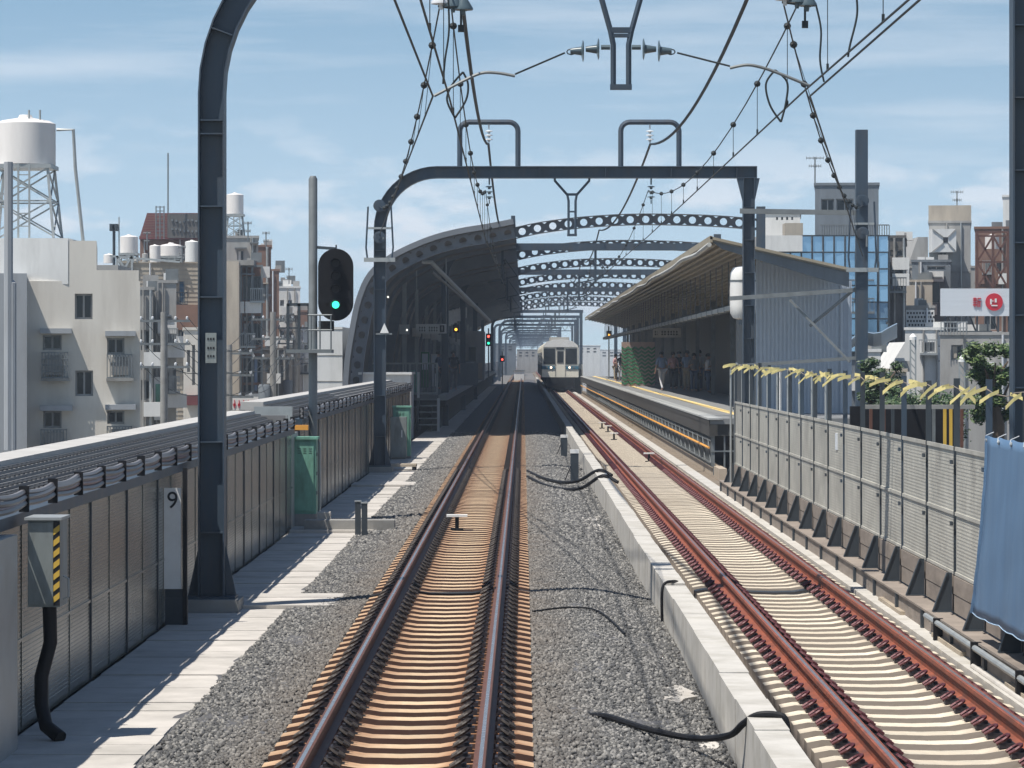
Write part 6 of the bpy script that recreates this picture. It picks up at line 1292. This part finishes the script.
t = thing('roof_truss', 'rusty lattice tower standing in front of the brown brick building', 'lattice tower', W(992, 300, 166)); mb = MB()
for px in (977, 993, 1008): mb.bar(W(px, 290, 166), W(px, 232, 166), .12, .12)
for a, c in (((977, 288), (993, 262)), ((993, 288), (977, 262)), ((993, 288), (1008, 262)), ((1008, 288), (993, 262)), ((977, 262), (993, 236)), ((993, 262), (977, 236)), ((993, 262), (1008, 236)), ((1008, 262), (993, 236)), ((976, 262), (1009, 262)), ((976, 236), (1009, 236)), ((976, 232), (1009, 232))): mb.bar(W(*a, 166), W(*c, 166), .09, .09)
mb.build('lattice', 'rail_l', t); water_tank(992, 236, 249, 14, 251, 167, 'small cream water tank inside the rusty lattice at right', brace=False, dy=-.2)
building('grey-white block at the right edge above the brick building', 1003, 1030, 197, 185, 8, 'whitew', [])
building('beige apartment block behind the narrow black building', 905, 932, 282, 175, 10, 'beige', [])
building('grey apartment block between the tall tower and brown brick building', 940, 978, 268, 200, 10, 'greyb', [])
# billboard
Zb = 138.0; a, c = W(941, 316, Zb), W(1012, 288.5, Zb); t = thing('billboard', 'long pale rooftop billboard with a red round emblem and red character', 'billboard', (a.x, Zb, a.z - 1.6))
MB().box(a.x, c.x, Zb, Zb + .25, a.z, c.z).build('board', 'signw', t)
mb = MB()
for k in range(7): x = a.x + .15 + k * (c.x - a.x - .3) / 6; mb.box(x, x + .07, Zb + .05, Zb + .15, a.z - 2.0, a.z)
for k in range(3): x = a.x + .3 + k * .9; mb.bar((x, Zb + .3, a.z), (x + .8, Zb + .4, a.z - 1.9), .06, .06)
for z in (.6, 1.2, 1.8): mb.box(a.x - .1, c.x - .8, Zb + .0, Zb + .04, a.z - z - .05, a.z - z)
mb.build('support_frame', 'paint_d', t)
cxr, czr, rr = W(994, 0, Zb).x, W(0, 302, Zb).z, 8.7 * Zb / F
MB().lathe([(rr, -.05), (rr, .0)], (cxr, Zb - .01, czr), 32, axis='y').build('red_disc', 'red', t)
mb = MB(); y0, y1 = Zb - .085, Zb - .07
mb.box(cxr - .17, cxr - .10, y0, y1, czr - .10, czr + .12).box(cxr + .02, cxr + .10, y0, y1, czr - .02, czr + .14).box(cxr - .12, cxr + .13, y0, y1, czr - .17, czr - .12).box(cxr - .09, cxr - .03, y0, y1, czr + .02, czr + .06); mb.build('emblem_stroke', 'white', t)
x0, x1, z0, z1 = W(973, 0, Zb).x, W(981, 0, Zb).x, W(0, 307, Zb).z, W(0, 297.5, Zb).z
mb = MB(); hh = z1 - z0; wwd = x1 - x0
for u0, u1, v0, v1 in ((0, .46, .86, .94), (0, .46, .66, .73), (0, .46, .45, .52), (.19, .28, 0, 1), (.0, .16, .16, .30), (.32, .46, .16, .30), (.08, .15, .73, .86), (.33, .40, .73, .86), (.56, .66, .0, .95), (.56, 1, .86, .95), (.56, 1, .52, .61), (.80, .90, 0, .61)): mb.box(x0 + wwd * u0, x0 + wwd * u1, Zb - .05, Zb - .002, z0 + hh * v0, z0 + hh * v1)
mb.build('red_character', 'red', t)
building('grey roof storey carrying the billboard frame', 940, 1012, 335, Zb - 1, 8, 'greyb', [(951, 345, 962, 360), (972, 345, 980, 360)])
mb = MB()
for px in np.arange(941, 968, 3.2): mb.tube([W(px, 335, Zb - 1.4), W(px, 322, Zb - 1.4)], .02, 4)
for py in (322, 328): mb.bar(W(941, py, Zb - 1.4), W(968, py, Zb - 1.4), .05, .04)
tag(mb.build('balcony_railing', 'galv'), 'pale thin railing under the left half of the billboard', 'railing')
building('low pale house row behind the square pole and tree', 858, 880, 352, 130, 8, 'whitew', []); building('low brown-roofed house behind the trees and ribbons', 880, 906, 372, 118, 8, 'beige', [])
# blue awning sheet
V = []; Fc = []
for i in range(7):
    for j in range(4): V.append(W(850 + i * 7.8, 340 - 14 * (i / 6) ** .6 * (1 - j / 3) - 3 * math.sin(i * 1.3) + 8 * (1 - i / 6) * j / 3 - 6 * 0, 118 + j))
for i in range(6):
    for j in range(3): a_ = i * 4 + j; Fc.append((a_, a_ + 1, a_ + 5, a_ + 4))
o = MB().add(V, Fc).build('roof_sheet', 'tarp_w'); o.modifiers.new('s', 'SOLIDIFY').thickness = .03; tag(o, 'pale blue sheet roof sagging behind the square pole', 'sheet roof')
# small lattice posts
for px, py, lb in ((913, 336, 'thin lattice mast with white cap before the white house'), (962, 358, 'thin lattice mast with white cap left of the tree')):
    Z = 84.0; t = thing('lattice_mast', lb, 'mast', (W(px, 0, Z).x, Z, -9), 'small lattice masts'); mb = MB()
    for d_ in (-2.6, 2.6): mb.bar(W(px + d_, 500, Z), W(px + d_, py + 4, Z), .035, .035)
    for k in range(9): mb.bar(W(px - 2.6, py + 6 + k * 7, Z), W(px + 2.6, py + 12 + k * 7, Z), .025, .025)
    mb.build('lattice', 'galv', t); MB().lathe([(.09, 0), (.09, .08), (.02, .16)], W(px, py + 4, Z), 10).build('cap', 'white', t)
# plants
def tree(px0, px1, py_t, py_b, Z, label, n=11000, m_='leaf', leaf=.055):
    s = Z / F; cx = ((px0 + px1) / 2 - VX) * s; rx = (px1 - px0) * s / 2; zt = EYE - (py_t - VY) * s; zb = EYE - (py_b - VY) * s; cz = (zt + zb) / 2; rz = (zt - zb) / 2
    t = thing('tree', label, 'tree', (cx, Z + rx, -9), 'trees behind the barrier'); mb = MB(); mb.tube([(cx, Z + rx, -9), (cx + .1, Z + rx, zb), (cx, Z + rx, cz)], [.22, .16, .07], 8)
    for k in range(9): a = k * 2.4; mb.tube([(cx, Z + rx, zb + rz * .12 * k), (cx + rx * .7 * math.cos(a), Z + rx + rx * .7 * math.sin(a), cz + rz * .5 * math.sin(k))], [.06, .015], 5)
    mb.build('trunk', 'bark', t)
    cl = [Vector((cx + rx * random.uniform(-.8, .8), Z + rx + rx * random.uniform(-.8, .8), cz + rz * random.uniform(-.85, .8))) for _ in range(34)]
    V = []; Fc = []
    for _ in range(n):
        c_ = random.choice(cl); v = Vector((random.gauss(0, 1), random.gauss(0, 1), random.gauss(0, .8))); p = c_ + v * rx * .125
        u = Vector((random.gauss(0, 1), random.gauss(0, 1), random.gauss(0, .6))).normalized(); q = u.orthogonal().normalized(); L_ = leaf * random.uniform(.6, 1.2); i = len(V); V += [p - u * L_, p + q * L_ * .4, p + u * L_, p - q * L_ * .4]; Fc.append((i, i + 1, i + 2, i + 3))
    MB().add(V, Fc).build('crown', m_, t); return t
tree(968, 1022, 340, 425, 66, 'dense green tree before the billboard beside the right column'); tree(862, 906, 356, 420, 74, 'green tree behind the barrier beside the square pole', 9000, 'leaf2'); tree(884, 975, 398, 440, 62, 'low dark shrubs just behind the barrier panels', 9000, 'leaf2', .055)
# dark open frames behind the barrier
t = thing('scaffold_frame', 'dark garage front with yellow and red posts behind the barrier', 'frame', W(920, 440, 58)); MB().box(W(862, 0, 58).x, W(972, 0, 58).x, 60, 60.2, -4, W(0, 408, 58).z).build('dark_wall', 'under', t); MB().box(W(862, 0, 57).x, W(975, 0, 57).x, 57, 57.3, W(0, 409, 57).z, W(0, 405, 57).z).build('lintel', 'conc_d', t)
for k, (px, m_) in enumerate(((871, 'rail_l'), (884, 'rail_l'), (893, 'paint_d'), (905, 'rail_l'), (934, 'galv_d'), (945, 'yellow'), (951, 'yellow'), (962, 'rail_l'))): MB().box(W(px, 0, 57.5).x - .025, W(px, 0, 57.5).x + .025, 57.5, 57.56, -4, W(0, 409, 57.5).z).build('post', m_, t)
# distant town past the station
far = [(490, 516, 344, 560, 'bluegrey'), (517, 538, 350, 640, 'greyb'), (578, 600, 346, 520, 'whitew'), (436, 462, 345, 480, 'beige'), (430, 470, 356, 700, 'greyb'), (455, 480, 352, 900, 'whitew'), (600, 625, 350, 800, 'whitew'), (585, 604, 354, 950, 'greyb'), (500, 520, 354, 1250, 'whitew'), (528, 540, 355, 1300, 'greyb')]
for k, (x0, x1, yt, Z, m_) in enumerate(far):
    building(['far blue-grey block left of the vanishing point beyond the signals', 'far low grey block right at the vanishing point left of the train', 'far pale block directly right of the train front', 'far beige block behind the left platform cabin', 'far hazy grey block at left end of the lattice of gantries', 'far hazy white block behind the left platform signals', 'far hazy white block behind the two far people', 'far hazy grey block just right of the train', 'tiny hazy white block at the vanishing point, left one', 'tiny hazy grey block at the vanishing point, right one'][k], x0, x1, yt, Z, 20, m_, [(x0 + (x1 - x0) * u, yt + 2 + 3 * v, x0 + (x1 - x0) * (u + .14), yt + 3.6 + 3 * v) for u in (.1, .4, .7) for v in (0, 1)])
# a far bridge of pale structures right of train: fence with flags
t = thing('track_fence', 'far pale trackside fence right of the train', 'fence', (4.6, 262, -.3)); mb = MB()
for y in np.arange(265, 520, 3.0): mb.box(4.55, 4.63, y, y + .1, -.3, 2.0)
mb.box(4.57, 4.60, 265, 520, -.3, 1.6); mb.build('panel', 'bpanel', t)
t = thing('track_fence', 'far left trackside wall beyond the left platform', 'fence', (-4.2, 372, -.3)); MB().box(-4.3, -4.2, 373, 1500, -.3, 1.9).build('panel', 'greyb', t)
# thin far masts seen in the haze above the tracks
# ------------------------------------------------------------------ haze
hz = MB().box(-300, 300, -40, 1600, -10.2, 34).build('haze', 'ink'); hz['kind'] = 'stuff'; hz['label'] = 'thin bluish summer haze over the whole scene'
m = bpy.data.materials.new('haze'); m.use_nodes = True; t_ = m.node_tree; t_.nodes.clear(); oo = t_.nodes.new('ShaderNodeOutputMaterial'); pv = t_.nodes.new('ShaderNodeVolumePrincipled')
pv.inputs['Color'].default_value = (.72, .84, 1, 1); pv.inputs['Density'].default_value = .0005; pv.inputs['Anisotropy'].default_value = .2; t_.links.new(pv.outputs[0], oo.inputs['Volume']); hz.data.materials.clear(); hz.data.materials.append(m)
for o in bpy.data.objects:
    for k in ('h', 'wd'):
        if k in o.keys(): del o[k]
